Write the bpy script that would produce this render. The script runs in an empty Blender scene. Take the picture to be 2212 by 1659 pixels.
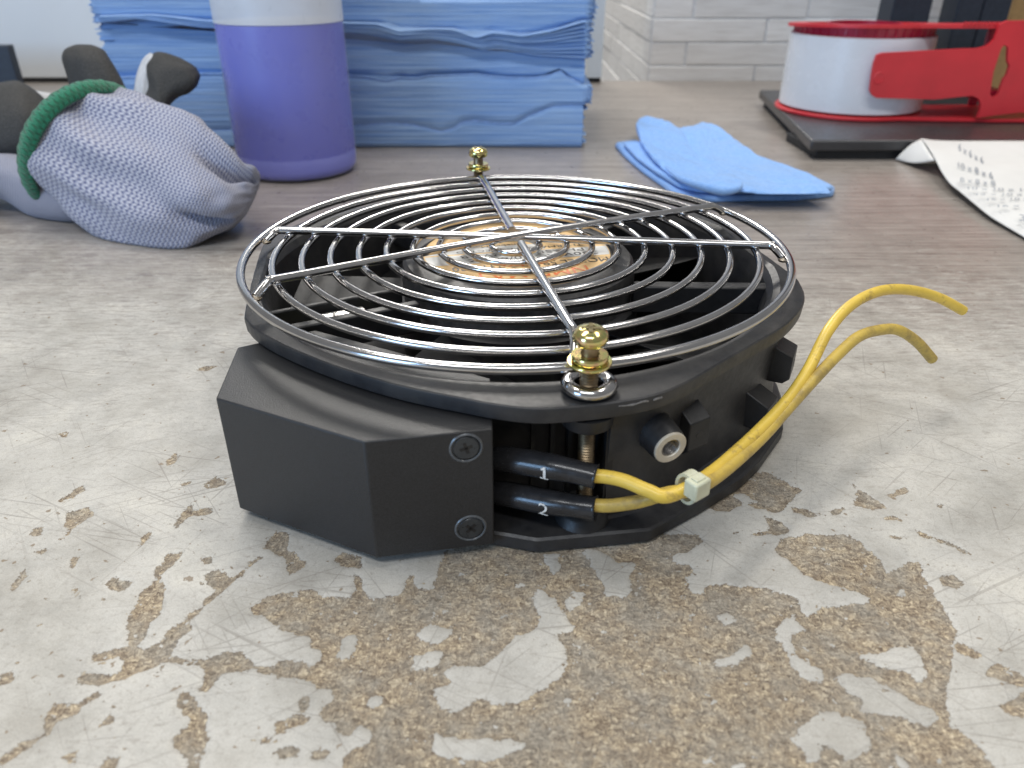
import bpy, bmesh, math, random
import numpy as np
from mathutils import Vector, Matrix, noise
random.seed(7)
S = 0.001                      # everything below is modelled in millimetres
sc = bpy.context.scene
C = sc.collection
R = math.radians

# ------------------------------------------------------------------ camera
PITCH = 0.510944; FPX = 1658.73
CAM = Vector((-1.03, -220.34, 118.44))
cd = bpy.data.cameras.new('camera'); cam = bpy.data.objects.new('camera', cd); C.objects.link(cam)
cam.location = CAM * S; cam.rotation_euler = (math.pi/2 - PITCH, 0, 0)
cd.sensor_width = 36; cd.lens = FPX / 2212 * 36; cd.clip_start = 0.005; cd.clip_end = 50
cd.dof.use_dof = True; cd.dof.focus_distance = 0.205; cd.dof.aperture_fstop = 20
sc.camera = cam
# ------------------------------------------------------------------ light
w = bpy.data.worlds.new('World'); sc.world = w; w.use_nodes = True
bg = w.node_tree.nodes['Background']; bg.inputs[0].default_value = (0.86, 0.87, 0.89, 1); bg.inputs[1].default_value = 0.30
def area(name, loc, target, sx, sy, power, col):
    l = bpy.data.lights.new(name, 'AREA'); l.shape = 'RECTANGLE'; l.size = sx; l.size_y = sy; l.energy = power; l.color = col
    o = bpy.data.objects.new(name, l); C.objects.link(o); o.location = loc
    d = Vector(target) - Vector(loc); o.rotation_euler = d.to_track_quat('-Z', 'Y').to_euler(); return o
area('ceiling_lamp_light', (-0.55, 0.55, 1.75), (0, 0.1, 0), 1.3, 0.20, 16, (1.0, 0.97, 0.92))
area('ceiling_lamp_light', (0.75, 0.35, 1.75), (0, 0.1, 0), 1.3, 0.20, 11, (1.0, 0.97, 0.92))
area('ceiling_lamp_light', (-0.20, 1.75, 1.16), (0, 0.0, 0), 0.6, 0.20, 17, (1.0, 0.96, 0.90))
area('ceiling_lamp_light', (-0.3, -1.1, 1.75), (0, 0.3, 0), 1.4, 0.22, 18, (0.96, 0.98, 1.0))
area('window_light', (-1.25, -1.15, 0.42), (0, 0, 0), 0.6, 0.6, 12, (0.36, 0.62, 1.0))
sc.view_settings.view_transform = 'Standard'; sc.view_settings.look = 'None'; sc.view_settings.gamma = 1
sc.view_settings.exposure = 0.0

# ------------------------------------------------------------------ rays through measured points of the place
_F = Vector((0, math.cos(PITCH), -math.sin(PITCH))); _U = Vector((0, math.sin(PITCH), math.cos(PITCH))); _R = Vector((1, 0, 0))
def ray(px, py): return _R*((px-1106)/FPX) + _U*(-(py-829.5)/FPX) + _F
def onz(px, py, z=0.0):
    d = ray(px, py); return CAM + d*((z-CAM.z)/d.z)
def ony(px, py, y):
    d = ray(px, py); return CAM + d*((y-CAM.y)/d.y)
def ond(px, py, depth): return CAM + ray(px, py)*depth

# ------------------------------------------------------------------ material helpers
def new_mat(name):
    m = bpy.data.materials.new(name); m.use_nodes = True; nt = m.node_tree
    return m, nt, nt.nodes['Principled BSDF']
def N(nt, t, **kw):
    n = nt.nodes.new(t)
    for k, v in kw.items():
        if k.startswith('i_'): n.inputs[k[2:].replace('_', ' ')].default_value = v
        else: setattr(n, k, v)
    return n
def ramp(nt, src, stops):
    r = nt.nodes.new('ShaderNodeValToRGB'); e = r.color_ramp.elements
    while len(e) < len(stops): e.new(0.5)
    for el, (p, c) in zip(e, stops):
        el.position = p; el.color = (*c, 1) if not isinstance(c, (int, float)) else (c, c, c, 1)
    nt.links.new(src, r.inputs[0]); return r.outputs[0]
def mathn(nt, op, a, b=None, c=None, clamp=False):
    n = nt.nodes.new('ShaderNodeMath'); n.operation = op; n.use_clamp = clamp
    for i, v in enumerate((a, b, c)):
        if v is None: continue
        if isinstance(v, (int, float)): n.inputs[i].default_value = v
        else: nt.links.new(v, n.inputs[i])
    return n.outputs[0]
def mixc(nt, f, a, b, mode='MIX'):
    n = nt.nodes.new('ShaderNodeMix'); n.data_type = 'RGBA'; n.blend_type = mode
    for s_, v in ((n.inputs[0], f), (n.inputs[6], a), (n.inputs[7], b)):
        if isinstance(v, (int, float)): s_.default_value = v if s_.type == "VALUE" else (v, v, v, 1)
        elif isinstance(v, tuple): s_.default_value = (*v, 1)
        else: nt.links.new(v, s_)
    return n.outputs[2]
def mapping(nt, src, scale=(1, 1, 1), rot=(0, 0, 0), loc=(0, 0, 0)):
    n = nt.nodes.new('ShaderNodeMapping'); n.inputs['Scale'].default_value = scale
    n.inputs['Rotation'].default_value = rot; n.inputs['Location'].default_value = loc
    nt.links.new(src, n.inputs[0]); return n.outputs[0]
def noisen(nt, vec, scale, detail=3, rough=0.55, out=0):
    n = nt.nodes.new('ShaderNodeTexNoise'); n.inputs['Scale'].default_value = scale
    n.inputs['Detail'].default_value = detail; n.inputs['Roughness'].default_value = rough
    nt.links.new(vec, n.inputs['Vector']); return n.outputs[out]
def bump(nt, p, h, dist, strength=1.0):
    b = nt.nodes.new('ShaderNodeBump'); b.inputs['Distance'].default_value = dist*S; b.inputs['Strength'].default_value = strength
    nt.links.new(h, b.inputs['Height']); nt.links.new(b.outputs[0], p.inputs['Normal'])
def mmcoord(nt, kind='Object'):        # object coordinates in millimetres
    tc = nt.nodes.new('ShaderNodeTexCoord'); return mapping(nt, tc.outputs[kind], (1000, 1000, 1000))
def simple(name, col, rough=0.5, metal=0.0, var=0.12, nscale=0.3, bmp=0.0, bscale=3.0, rvar=0.15, spec=None, dust=None):
    m, nt, p = new_mat(name); v = mmcoord(nt)
    n = noisen(nt, v, nscale, 4)
    lo = tuple(c*(1-var) for c in col); hi = tuple(min(1, c*(1+var)) for c in col)
    c_ = ramp(nt, n, [(0.3, lo), (0.7, hi)])
    if dust:                              # dust lying in patches
        dn = noisen(nt, v, dust[1], 6, 0.7); df = ramp(nt, dn, [(dust[2], 0.0), (dust[3], 1.0)])
        c_ = mixc(nt, mathn(nt, 'MULTIPLY', df, dust[4]), c_, dust[0])
    nt.links.new(c_, p.inputs['Base Color'])
    rn = noisen(nt, v, nscale*4, 3)
    r_ = mathn(nt, 'MULTIPLY_ADD', rn, rvar*2, rough-rvar, clamp=True); nt.links.new(r_, p.inputs['Roughness'])
    p.inputs['Metallic'].default_value = metal
    if spec is not None: p.inputs['Specular IOR Level'].default_value = spec
    if bmp: bump(nt, p, noisen(nt, v, bscale, 3), bmp)
    return m

# ------------------------------------------------------------------ object helpers
def link(name, me, mat=None, parent=None, smooth=True):
    o = bpy.data.objects.new(name, me); C.objects.link(o)
    if mat is not None:
        for mm in (mat if isinstance(mat, (list, tuple)) else [mat]): me.materials.append(mm)
    if parent is not None: o.parent = parent
    if smooth: me.polygons.foreach_set('use_smooth', [True]*len(me.polygons))
    return o
def tag(o, label=None, cat=None, group=None, kind=None):
    if label: o['label'] = label
    if cat: o['category'] = cat
    if group: o['group'] = group
    if kind: o['kind'] = kind
    return o
def thing(name, loc, label, cat, group=None):
    o = bpy.data.objects.new(name, None); C.objects.link(o); o.location = Vector(loc)*S; o.empty_display_size = 0.01
    return tag(o, label, cat, group)
def local(parent, verts):              # world mm -> parent space metres
    off = parent.location if parent is not None else Vector((0, 0, 0))
    gp = parent.parent.location if parent is not None and parent.parent is not None else Vector((0, 0, 0))
    return [tuple(Vector(v)*S - off - gp) for v in verts]
def mesh(name, verts, faces, mat, parent=None, smooth=True, auto=35, bevel=0, uvs=None):
    me = bpy.data.meshes.new(name); me.from_pydata(local(parent, verts), [], faces); me.validate(); me.update()
    if uvs is not None:
        uvl = me.uv_layers.new(name='UVMap')
        for lp in me.loops: uvl.data[lp.index].uv = uvs[lp.vertex_index]
    o = link(name, me, mat, parent, smooth)
    if bevel:
        b = o.modifiers.new('bevel', 'BEVEL'); b.width = bevel*S; b.segments = 2; b.limit_method = 'ANGLE'; b.angle_limit = R(30)
    if smooth and auto:
        a = me; 
        bm = bmesh.new(); bm.from_mesh(me)
        bmesh.ops.recalc_face_normals(bm, faces=bm.faces)
        for e in bm.edges:
            if len(e.link_faces) == 2 and e.calc_face_angle(0) > R(auto): e.smooth = False
        bm.to_mesh(me); bm.free()
    return o
def tube_geo(pts, rad, seg=12, closed=False, flat=1.0):
    pts = [Vector(p) for p in pts]; n = len(pts); V = []; F = []
    rad = rad if isinstance(rad, (list, tuple)) else [rad]*n
    up = None
    for i, p in enumerate(pts):
        if closed: t = (pts[(i+1) % n]-pts[i-1]).normalized()
        else: t = (pts[min(i+1, n-1)]-pts[max(i-1, 0)]).normalized()
        if up is None:
            up = Vector((0, 0, 1)) if abs(t.z) < 0.9 else Vector((1, 0, 0))
        a = t.cross(up).normalized(); b = a.cross(t).normalized(); up = b
        for k in range(seg):
            q = 2*math.pi*k/seg; V.append(p + a*math.cos(q)*rad[i] + b*math.sin(q)*rad[i]*flat)
    m = n if closed else n-1
    for i in range(m):
        j = (i+1) % n
        for k in range(seg):
            l = (k+1) % seg; F.append((i*seg+k, j*seg+k, j*seg+l, i*seg+l))
    if not closed:
        F.append(tuple(range(seg))[::-1]); F.append(tuple((n-1)*seg+k for k in range(seg)))
    return V, F
def tube(name, pts, rad, mat, parent=None, seg=12, closed=False, flat=1.0):
    V, F = tube_geo(pts, rad, seg, closed, flat); return mesh(name, V, F, mat, parent, auto=50)
def lathe_geo(c, prof, seg=48, axis=None):
    c = Vector(c); V = []; F = []
    M = Matrix.Identity(3) if axis is None else Vector(axis).to_track_quat('Z', 'Y').to_matrix()
    for r, z in prof:
        for k in range(seg):
            q = 2*math.pi*k/seg; V.append(c + M @ Vector((r*math.cos(q), r*math.sin(q), z)))
    for i in range(len(prof)-1):
        for k in range(seg):
            l = (k+1) % seg; F.append((i*seg+k, i*seg+l, (i+1)*seg+l, (i+1)*seg+k))
    if prof[0][0] > 0.01: F.append(tuple(range(seg))[::-1])
    if prof[-1][0] > 0.01: F.append(tuple((len(prof)-1)*seg+k for k in range(seg)))
    return V, F
def lathe(name, c, prof, mat, parent=None, seg=48, axis=None, auto=35, closed=False):
    V, F = lathe_geo(c, prof, seg, axis)
    if closed:
        F = [f for f in F if len(f) == 4]; n = len(prof)
        for k in range(seg):
            l = (k+1) % seg; F.append(((n-1)*seg+k, (n-1)*seg+l, l, k))
    return mesh(name, V, F, mat, parent, auto=auto)
def prism_geo(poly, z0, z1):
    n = len(poly); V = [(x, y, z0) for x, y in poly]+[(x, y, z1) for x, y in poly]
    F = [tuple(range(n))[::-1], tuple(range(n, 2*n))]+[(i, (i+1) % n, n+(i+1) % n, n+i) for i in range(n)]
    return V, F
def prism(name, poly, z0, z1, mat, parent=None, bevel=0):
    V, F = prism_geo(poly, z0, z1); return mesh(name, V, F, mat, parent, auto=25, bevel=bevel)
def obox_geo(c, ex, ey, ez):
    c = Vector(c); ex, ey, ez = Vector(ex), Vector(ey), Vector(ez)
    V = [c+ex*a+ey*b+ez*d for a in (-1, 1) for b in (-1, 1) for d in (-1, 1)]
    return V, [(0, 1, 3, 2), (4, 6, 7, 5), (0, 4, 5, 1), (2, 3, 7, 6), (0, 2, 6, 4), (1, 5, 7, 3)]
def merge(*gs):
    V = []; F = []
    for v, f in gs:
        o = len(V); V += list(v); F += [tuple(i+o for i in q) for q in f]
    return V, F
def catmull(pts, n=8, closed=False):
    P = [Vector(p) for p in pts]; out = []; m = len(P)
    rng = range(m) if closed else range(m-1)
    for i in rng:
        p0 = P[(i-1) % m] if closed else P[max(i-1, 0)]; p1 = P[i]; p2 = P[(i+1) % m]
        p3 = P[(i+2) % m] if closed else P[min(i+2, m-1)]
        for k in range(n):
            t = k/n
            out.append(0.5*((2*p1)+(p2-p0)*t+(2*p0-5*p1+4*p2-p3)*t*t+(3*p1-p0-3*p2+p3)*t**3))
    if not closed: out.append(P[-1])
    return out
def text_geo(s, length=None, height=None):
    """letters lying flat, baseline along +x from the origin; returns verts, faces (mm)"""
    cu = bpy.data.curves.new('letters', 'FONT'); cu.body = s; cu.size = 1; cu.resolution_u = 3
    ob = bpy.data.objects.new('letters', cu); C.objects.link(ob)
    dg = bpy.context.evaluated_depsgraph_get(); me = ob.evaluated_get(dg).to_mesh()
    V = np.array([tuple(v.co) for v in me.vertices]); F = [tuple(p.vertices) for p in me.polygons]
    ob.evaluated_get(dg).to_mesh_clear(); bpy.data.objects.remove(ob); bpy.data.curves.remove(cu)
    V[:, 0] -= V[:, 0].min()
    if length: V[:, 0] *= length/V[:, 0].max()
    if height: V[:, 1] *= height/0.7
    return V, F
def place_text(name, s, origin, xdir, ydir, length, height, mat, parent, fn=None):
    V, F = text_geo(s, length, height); o = Vector(origin); xd = Vector(xdir).normalized(); yd = Vector(ydir).normalized()
    VV = [o+xd*v[0]+yd*v[1] for v in V]
    if fn: VV = [fn(v) for v in VV]
    nrm = xd.cross(yd).normalized()
    return mesh(name, VV, F, mat, parent, smooth=False)
def plate2d(outlines, thick, to3d, nvec):
    """polygon with holes -> solid; outlines in plane coordinates (a,b)"""
    cu = bpy.data.curves.new('plate', 'CURVE'); cu.dimensions = '2D'; cu.fill_mode = 'BOTH'; cu.extrude = thick/2
    for pl in outlines:
        sp = cu.splines.new('POLY'); sp.points.add(len(pl)-1); sp.use_cyclic_u = True
        for q, (a, b) in zip(sp.points, pl): q.co = (a, b, 0, 1)
    ob = bpy.data.objects.new('plate', cu); C.objects.link(ob)
    dg = bpy.context.evaluated_depsgraph_get(); me = ob.evaluated_get(dg).to_mesh()
    V = [to3d(v.co.x, v.co.y)+Vector(nvec)*v.co.z for v in me.vertices]; F = [tuple(p.vertices) for p in me.polygons]
    ob.evaluated_get(dg).to_mesh_clear(); bpy.data.objects.remove(ob); bpy.data.curves.remove(cu)
    return V, F
def fbm(x, y, z=0.0, o=4): return noise.fractal(Vector((x, y, z)), 0.8, 2.0, o)

# ------------------------------------------------------------------ table top
def L_(*p): return [onz(.5*x, 970.3+.5*y) for x, y in p]
def R_(*p): return [onz(1106+.5*x, 970.3+.5*y) for x, y in p]
main = L_((1080,685),(1150,640),(1230,622),(1350,605),(1400,640),(1520,642),(1545,600),(1530,540),(1560,545),(1565,600),(1600,648),(1660,648),(1740,620),(1755,570),(1780,545),(1790,590),(1860,620),(1890,560),(1905,480),(1925,440),(2100,380)) \
  + R_((100,380),(800,370),(850,420),(1130,440),(1180,380),(1290,365),(1430,370),(1500,400),(1590,480),(1620,540),(1690,500),(1760,490),(1780,560),(1830,640),(1880,710),(1900,760),(1930,800),(1890,850),(1900,900),(1890,1000),(1870,1050),(1880,1140),(1900,1200),(2000,1260),(2050,1330),(2100,1378),(2160,1480),(2100,1700)) \
  + L_((1500,1700),(1480,1378),(1490,1330),(1510,1290),(1590,1280),(1620,1240),(1590,1200),(1540,1180),(1530,1220),(1480,1235),(1450,1190),(1370,1150),(1410,1110),(1440,1080),(1430,1040),(1370,1030),(1350,1000),(1290,985),(1250,980),(1190,990),(1180,950),(1200,930),(1240,905),(1340,935),(1400,900),(1385,870),(1350,850),(1330,810),(1280,800),(1180,750))
chips = [main,
 L_((1200,945),(1100,940),(1070,900),(1040,875),(990,880),(900,895),(860,915),(770,905),(560,880),(580,910),(700,915),(860,930),(890,960),(880,1010),(860,1045),(900,1040),(930,990),(960,965),(1060,950),(1180,975)),
 L_((390,885),(430,880),(520,855),(570,840),(560,790),(540,780),(560,720),(600,650),(610,610),(650,590),(680,560),(670,520),(700,490),(710,465),(780,440),(795,445),(730,510),(690,545),(710,600),(700,650),(690,710),(650,750),(620,810),(600,850),(620,870),(700,830),(730,780),(820,720),(900,640),(1000,560),(1120,460),(1130,465),(1010,570),(930,640),(830,730),(820,780),(770,820),(740,870),(700,960),(690,970),(690,930),(600,965),(530,985),(440,1020),(350,1015),(330,990),(360,965),(440,975),(520,970),(540,920),(500,895),(400,920)),
 L_((890,545),(930,520),(980,540),(1000,565),(950,600),(920,610),(900,580)),
 L_((0,1340),(80,1270),(190,1230),(200,1150),(240,1095),(280,1110),(350,1090),(430,1040),(440,1050),(360,1110),(330,1140),(230,1190),(200,1240),(100,1300),(0,1370)),
 L_((770,1080),(790,1040),(830,1070),(870,1120),(890,1160),(890,1230),(905,1250),(880,1290),(870,1330),(860,1378),(860,1500),(800,1500),(820,1330),(760,1290),(745,1250),(810,1210),(820,1160),(760,1110)),
 L_((1190,1190),(1260,1150),(1340,1160),(1320,1190),(1250,1200),(1200,1225)), L_((1285,1080),(1330,1070),(1340,1110),(1310,1130)),
 L_((1165,1290),(1290,1290),(1300,1320),(1220,1330),(1170,1310)), L_((1350,1300),(1430,1300),(1390,1340),(1350,1335)), L_((1105,1250),(1160,1245),(1150,1270),(1110,1265)),
 L_((450,590),(500,555),(575,575),(520,620)), L_((255,225),(300,190),(350,155),(370,175),(320,205),(270,230)), L_((290,270),(380,255),(410,280),(350,310),(290,370),(285,310)),
 L_((125,350),(180,335),(175,370),(130,370)), L_((145,440),(200,430),(190,455)), L_((605,385),(650,355),(640,390),(610,425)), L_((885,150),(930,115),(985,145),(940,165),(890,170)),
 L_((715,50),(760,20),(750,60),(720,70)), L_((750,330),(790,270),(830,230),(830,265),(920,250),(910,280),(830,285),(790,310),(760,340)), L_((50,590),(110,515),(105,570),(60,605)),
 L_((880,470),(910,465),(910,495),(885,495)), L_((940,1060),(980,1055),(970,1080)), L_((430,1190),(480,1130),(480,1180)), L_((0,970),(50,955),(50,1000),(0,1015)), L_((270,1330),(330,1300),(310,1360)),
 L_((420,1378),(450,1335),(515,1330),(500,1390),(430,1400)), L_((300,510),(320,460),(340,465),(320,510)), L_((325,600),(345,640),(330,645)), L_((780,155),(800,142),(822,140),(800,156)),
 L_((1140,430),(1190,350),(1250,370),(1240,430),(1290,470),(1330,490),(1300,510),(1250,545),(1230,460),(1150,430)), L_((1440,480),(1490,440),(1560,470),(1560,510),(1480,505)),
 R_((1850,560),(1900,545),(1950,570),(1930,600),(1870,590)), R_((2050,940),(2100,930),(2212,980),(2212,1030),(2120,1000),(2060,975)), R_((2110,1110),(2212,1050),(2300,1080),(2212,1150),(2140,1140)),
 R_((1900,840),(1950,840),(2030,890),(1990,900),(1930,870)), R_((840,240),(900,190),(960,150),(1010,100),(1100,100),(1180,140),(1250,180),(1200,230),(1150,270),(1050,250),(1000,230),(930,270),(870,260)),
 R_((1480,220),(1500,180),(1440,130),(1540,200),(1620,250),(1560,260),(1490,240)), R_((1090,290),(1150,310),(1200,350),(1140,370),(1040,370),(1120,345)), R_((1370,270),(1440,250),(1400,290)),
 R_((1200,250),(1260,255),(1330,275),(1290,290),(1220,270)), R_((1620,200),(1700,165),(1710,185),(1640,205)), R_((930,360),(990,360),(960,375)),
 R_((1010,400),(1050,385),(1030,410)), R_((1060,560),(1100,545),(1130,570),(1100,590)), R_((1150,535),(1190,530),(1180,545)), R_((1205,570),(1240,560),(1265,575),(1230,585)),
 R_((1740,345),(1800,370),(1900,410),(2020,470),(1940,440),(1850,400),(1760,370)), R_((1640,380),(1700,375),(1680,395)), R_((1590,295),(1650,290),(1680,305),(1620,305)), R_((1840,235),(1870,240),(1850,250)),
 [onz(425,798), onz(445,790), onz(470,790), onz(445,802)], [onz(125,935), onz(150,930), onz(140,945)], [onz(365,1000), onz(372,990), onz(384,985), onz(378,1003)]]
isl = [L_((1450,910),(1460,860),(1490,805),(1530,795),(1550,825),(1530,880),(1490,915)), L_((1790,800),(1860,750),(1950,780),(1955,810),(1900,845),(1850,840)),
 L_((1765,960),(1800,890),(1900,860),(1915,890),(1890,940),(1830,950)), L_((1580,1100),(1600,1060),(1670,1070),(1640,1110),(1600,1130)),
 L_((1860,1040),(1950,1010),(1920,960),(1960,925),(2080,940),(2140,890),(2212,830))+R_((0,800),(60,800),(120,740),(100,680),(80,640),(110,600),(180,640),(220,700),(280,770),(250,790),(200,800),(230,860),(240,920),(210,990),(100,1060),(60,1090),(-40,1100))+L_((2130,1100),(2060,1080),(2040,1110),(1960,1140),(1900,1120),(1880,1070)),
 R_((225,650),(270,610),(320,620),(310,660),(260,700),(230,680)), L_((1870,1210),(1900,1230),(2000,1250),(2100,1250),(2212,1250),(2272,1270),(2230,1310),(2180,1330),(2100,1350),(2000,1340),(1900,1330),(1870,1300)),
 R_((870,720),(930,700),(970,740),(920,765)), R_((860,930),(880,900),(950,890),(1000,840),(1030,850),(1040,890),(960,930),(900,935)),
 R_((1140,780),(1160,740),(1220,715),(1270,780),(1210,800),(1230,880),(1280,920),(1350,960),(1340,1010),(1250,990),(1190,900),(1170,840),(1130,830)),
 R_((1490,880),(1600,880),(1640,850),(1740,860),(1790,930),(1800,990),(1760,1010),(1700,960),(1580,940),(1500,900)),
 R_((1390,990),(1440,965),(1560,990),(1640,1030),(1720,1080),(1800,1110),(1870,1170),(1780,1200),(1680,1160),(1500,1140),(1510,1070),(1420,1030)),
 R_((1260,1190),(1330,1130),(1400,1130),(1530,1180),(1565,1300),(1450,1345),(1350,1280),(1330,1340),(1270,1350),(1240,1290),(1200,1250)),
 R_((1600,740),(1640,725),(1650,760),(1610,755)), R_((1660,620),(1700,600),(1715,640),(1670,635)), R_((130,450),(205,450),(210,520),(180,540),(140,490)), R_((1650,1290),(1700,1340),(1720,1378),(1660,1378)),
 R_((940,1360),(1010,1355),(1020,1378),(950,1400)), R_((290,430),(370,430),(450,480),(540,490),(510,560),(520,620),(500,640),(410,635),(380,570),(330,480)),
 R_((680,460),(760,440),(850,380),(1000,360),(1130,380),(1140,440),(1230,510),(1300,560),(1480,610),(1550,640),(1540,670),(1360,680),(1280,720),(1240,690),(1230,640),(1140,620),(1110,600),(1030,600),(940,590),(880,580),(840,600),(830,630),(780,620),(750,560),(780,520),(760,500),(700,490)),
 R_((950,200),(1000,190),(1070,230),(1000,235))]
def sdf(X, Y, poly):                    # negative inside
    P = np.array([(p.x, p.y) for p in poly]); d = np.full(X.shape, 1e9); ins = np.zeros(X.shape, bool)
    for i in range(len(P)):
        a = P[i]; b = P[(i+1) % len(P)]; e = b-a; l = max(e@e, 1e-9)
        t = np.clip(((X-a[0])*e[0]+(Y-a[1])*e[1])/l, 0, 1)
        d = np.minimum(d, (X-a[0]-t*e[0])**2+(Y-a[1]-t*e[1])**2)
        if a[1] != b[1]:
            c = (a[1] > Y) != (b[1] > Y); ins ^= c & (X < (b[0]-a[0])*(Y-a[1])/(b[1]-a[1])+a[0])
    return np.where(ins, -1, 1)*np.sqrt(d)
TABLE_BACK = 652.0
xs = np.concatenate([np.linspace(-900, -190, 20)[:-1], np.arange(-190, 190, 0.85), np.linspace(190.2, 1100, 24)])
ys = np.concatenate([np.linspace(-420, -160, 8)[:-1], np.arange(-160, 30, 0.85), np.linspace(31, TABLE_BACK, 30)])
X, Y = np.meshgrid(xs, ys)
act = (X > -200) & (X < 200) & (Y > -170) & (Y < 40)
xa = X[act]; ya = Y[act]
cs = np.full(xa.shape, 60.0)
def upd(cur, poly, op):
    P = np.array([(p.x, p.y) for p in poly]); m = (xa > P[:, 0].min()-8) & (xa < P[:, 0].max()+8) & (ya > P[:, 1].min()-8) & (ya < P[:, 1].max()+8)
    v = sdf(xa[m], ya[m], poly); cur[m] = np.minimum(cur[m], v) if op else np.maximum(cur[m], -v)
for pl in chips: upd(cs, pl, True)
for pl in isl: upd(cs, pl, False)
wob = np.array([noise.noise(Vector((a*.45, b*.45, 0)))*0.75+noise.noise(Vector((a*1.3, b*1.3, 4)))*0.35 for a, b in zip(xa, ya)])
cs = cs + wob - 0.12
CH = np.full(X.shape, 60.0); CH[act] = cs
Z = np.where(CH < 0, -0.35, 0.0)*np.clip(-CH/0.5, 0, 1)
ny, nx = X.shape
V = np.stack([X.ravel(), Y.ravel(), Z.ravel()], 1)*S
idx = np.arange(nx*ny).reshape(ny, nx)
Fq = np.stack([idx[:-1, :-1], idx[:-1, 1:], idx[1:, 1:], idx[1:, :-1]], -1).reshape(-1, 4)
me = bpy.data.meshes.new('table_top'); me.vertices.add(len(V)); me.vertices.foreach_set('co', V.ravel())
me.loops.add(Fq.size); me.loops.foreach_set('vertex_index', Fq.ravel().astype(np.int32))
me.polygons.add(len(Fq)); me.polygons.foreach_set('loop_start', np.arange(0, Fq.size, 4, dtype=np.int32)); me.update(); me.validate()
at = me.attributes.new('chip', 'FLOAT', 'POINT'); at.data.foreach_set('value', CH.ravel().astype(np.float32))

m, nt, p = new_mat('worn_laminate'); v = mmcoord(nt)
a_ = nt.nodes.new('ShaderNodeAttribute'); a_.attribute_name = 'chip'
edge = mathn(nt, 'MULTIPLY_ADD', noisen(nt, v, 1.3, 5, 0.72), 2.2, -1.1)
chipd = mathn(nt, 'ADD', a_.outputs['Fac'], edge)
# crumbs: small losses close to the big ones, small remains of lacquer inside them
nearc = mathn(nt, 'MULTIPLY_ADD', a_.outputs['Fac'], 0.018, 0.0, clamp=True)
crumb = noisen(nt, v, 0.42, 3, 0.6); crumb2 = noisen(nt, mapping(nt, v, loc=(31, 57, 0)), 0.34, 3, 0.62)
cr = mathn(nt, 'MULTIPLY', mathn(nt, 'SUBTRACT', mathn(nt, 'ADD', 0.672, mathn(nt, 'MULTIPLY', nearc, 0.35)), crumb), 14.0)
chipd = mathn(nt, 'MINIMUM', chipd, cr)
ci = mathn(nt, 'MULTIPLY', mathn(nt, 'SUBTRACT', crumb2, 0.665), 14.0)
chipd = mathn(nt, 'MAXIMUM', chipd, ci)
chipm = mathn(nt, 'GREATER_THAN', 0.0, chipd)
sep = nt.nodes.new('ShaderNodeSeparateXYZ'); nt.links.new(v, sep.inputs[0])
# wood print: fine streaks along x
g1 = noisen(nt, mapping(nt, v, (0.006, 0.38, 1)), 1.0, 6, 0.75); g2 = noisen(nt, mapping(nt, v, (0.03, 1.6, 1)), 1.0, 4, 0.7)
g3 = noisen(nt, mapping(nt, v, (0.004, 0.10, 1)), 1.0, 3)
gr = mathn(nt, 'ADD', mathn(nt, 'MULTIPLY', g1, 0.45), mathn(nt, 'ADD', mathn(nt, 'MULTIPLY', g2, 0.45), mathn(nt, 'MULTIPLY', g3, 0.10)))
wood = ramp(nt, gr, [(0.39, (0.155, 0.13, 0.115)), (0.465, (0.27, 0.235, 0.208)), (0.525, (0.35, 0.312, 0.278)), (0.60, (0.47, 0.43, 0.385))])
# worn away layer: pale, dirty
d1 = noisen(nt, v, 0.035, 5, 0.65); d2 = noisen(nt, v, 0.9, 4, 0.7); d3 = noisen(nt, mapping(nt, v, (0.25, 0.9, 1)), 1.0, 4, 0.7)
pale = ramp(nt, d1, [(0.34, (0.39, 0.368, 0.325)), (0.45, (0.46, 0.44, 0.395)), (0.54, (0.51, 0.49, 0.445)), (0.66, (0.57, 0.545, 0.485))])
spk = ramp(nt, d2, [(0.33, 0.9), (0.47, 0.0)])
pale = mixc(nt, mathn(nt, 'MULTIPLY', spk, 0.55), pale, (0.30, 0.27, 0.23))
spk3 = mathn(nt, 'MULTIPLY', ramp(nt, d3, [(0.33, 1.0), (0.43, 0.0)]), ramp(nt, noisen(nt, v, 0.02, 3), [(0.35, 0.2), (0.6, 1.0)]))
pale = mixc(nt, mathn(nt, 'MULTIPLY', spk3, 0.5), pale, (0.27, 0.235, 0.20))
ds = noisen(nt, mapping(nt, v, (0.14, 0.62, 1)), 1.0, 5, 0.75)
far = mathn(nt, 'MULTIPLY_ADD', nt.nodes['Separate XYZ'].outputs['Y'], 1/110.0, 0.55, clamp=True)
spk5 = mathn(nt, 'MULTIPLY', ramp(nt, ds, [(0.40, 1.0), (0.50, 0.0)]), far)
pale = mixc(nt, mathn(nt, 'MULTIPLY', spk5, 0.62), pale, (0.25, 0.215, 0.185))
spk4 = ramp(nt, noisen(nt, mapping(nt, v, loc=(7, 3, 0)), 0.35, 2, .5), [(0.285, 1.0), (0.30, 0.0)])
pale = mixc(nt, mathn(nt, 'MULTIPLY', spk4, 0.8), pale, (0.22, 0.16, 0.10))
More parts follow.
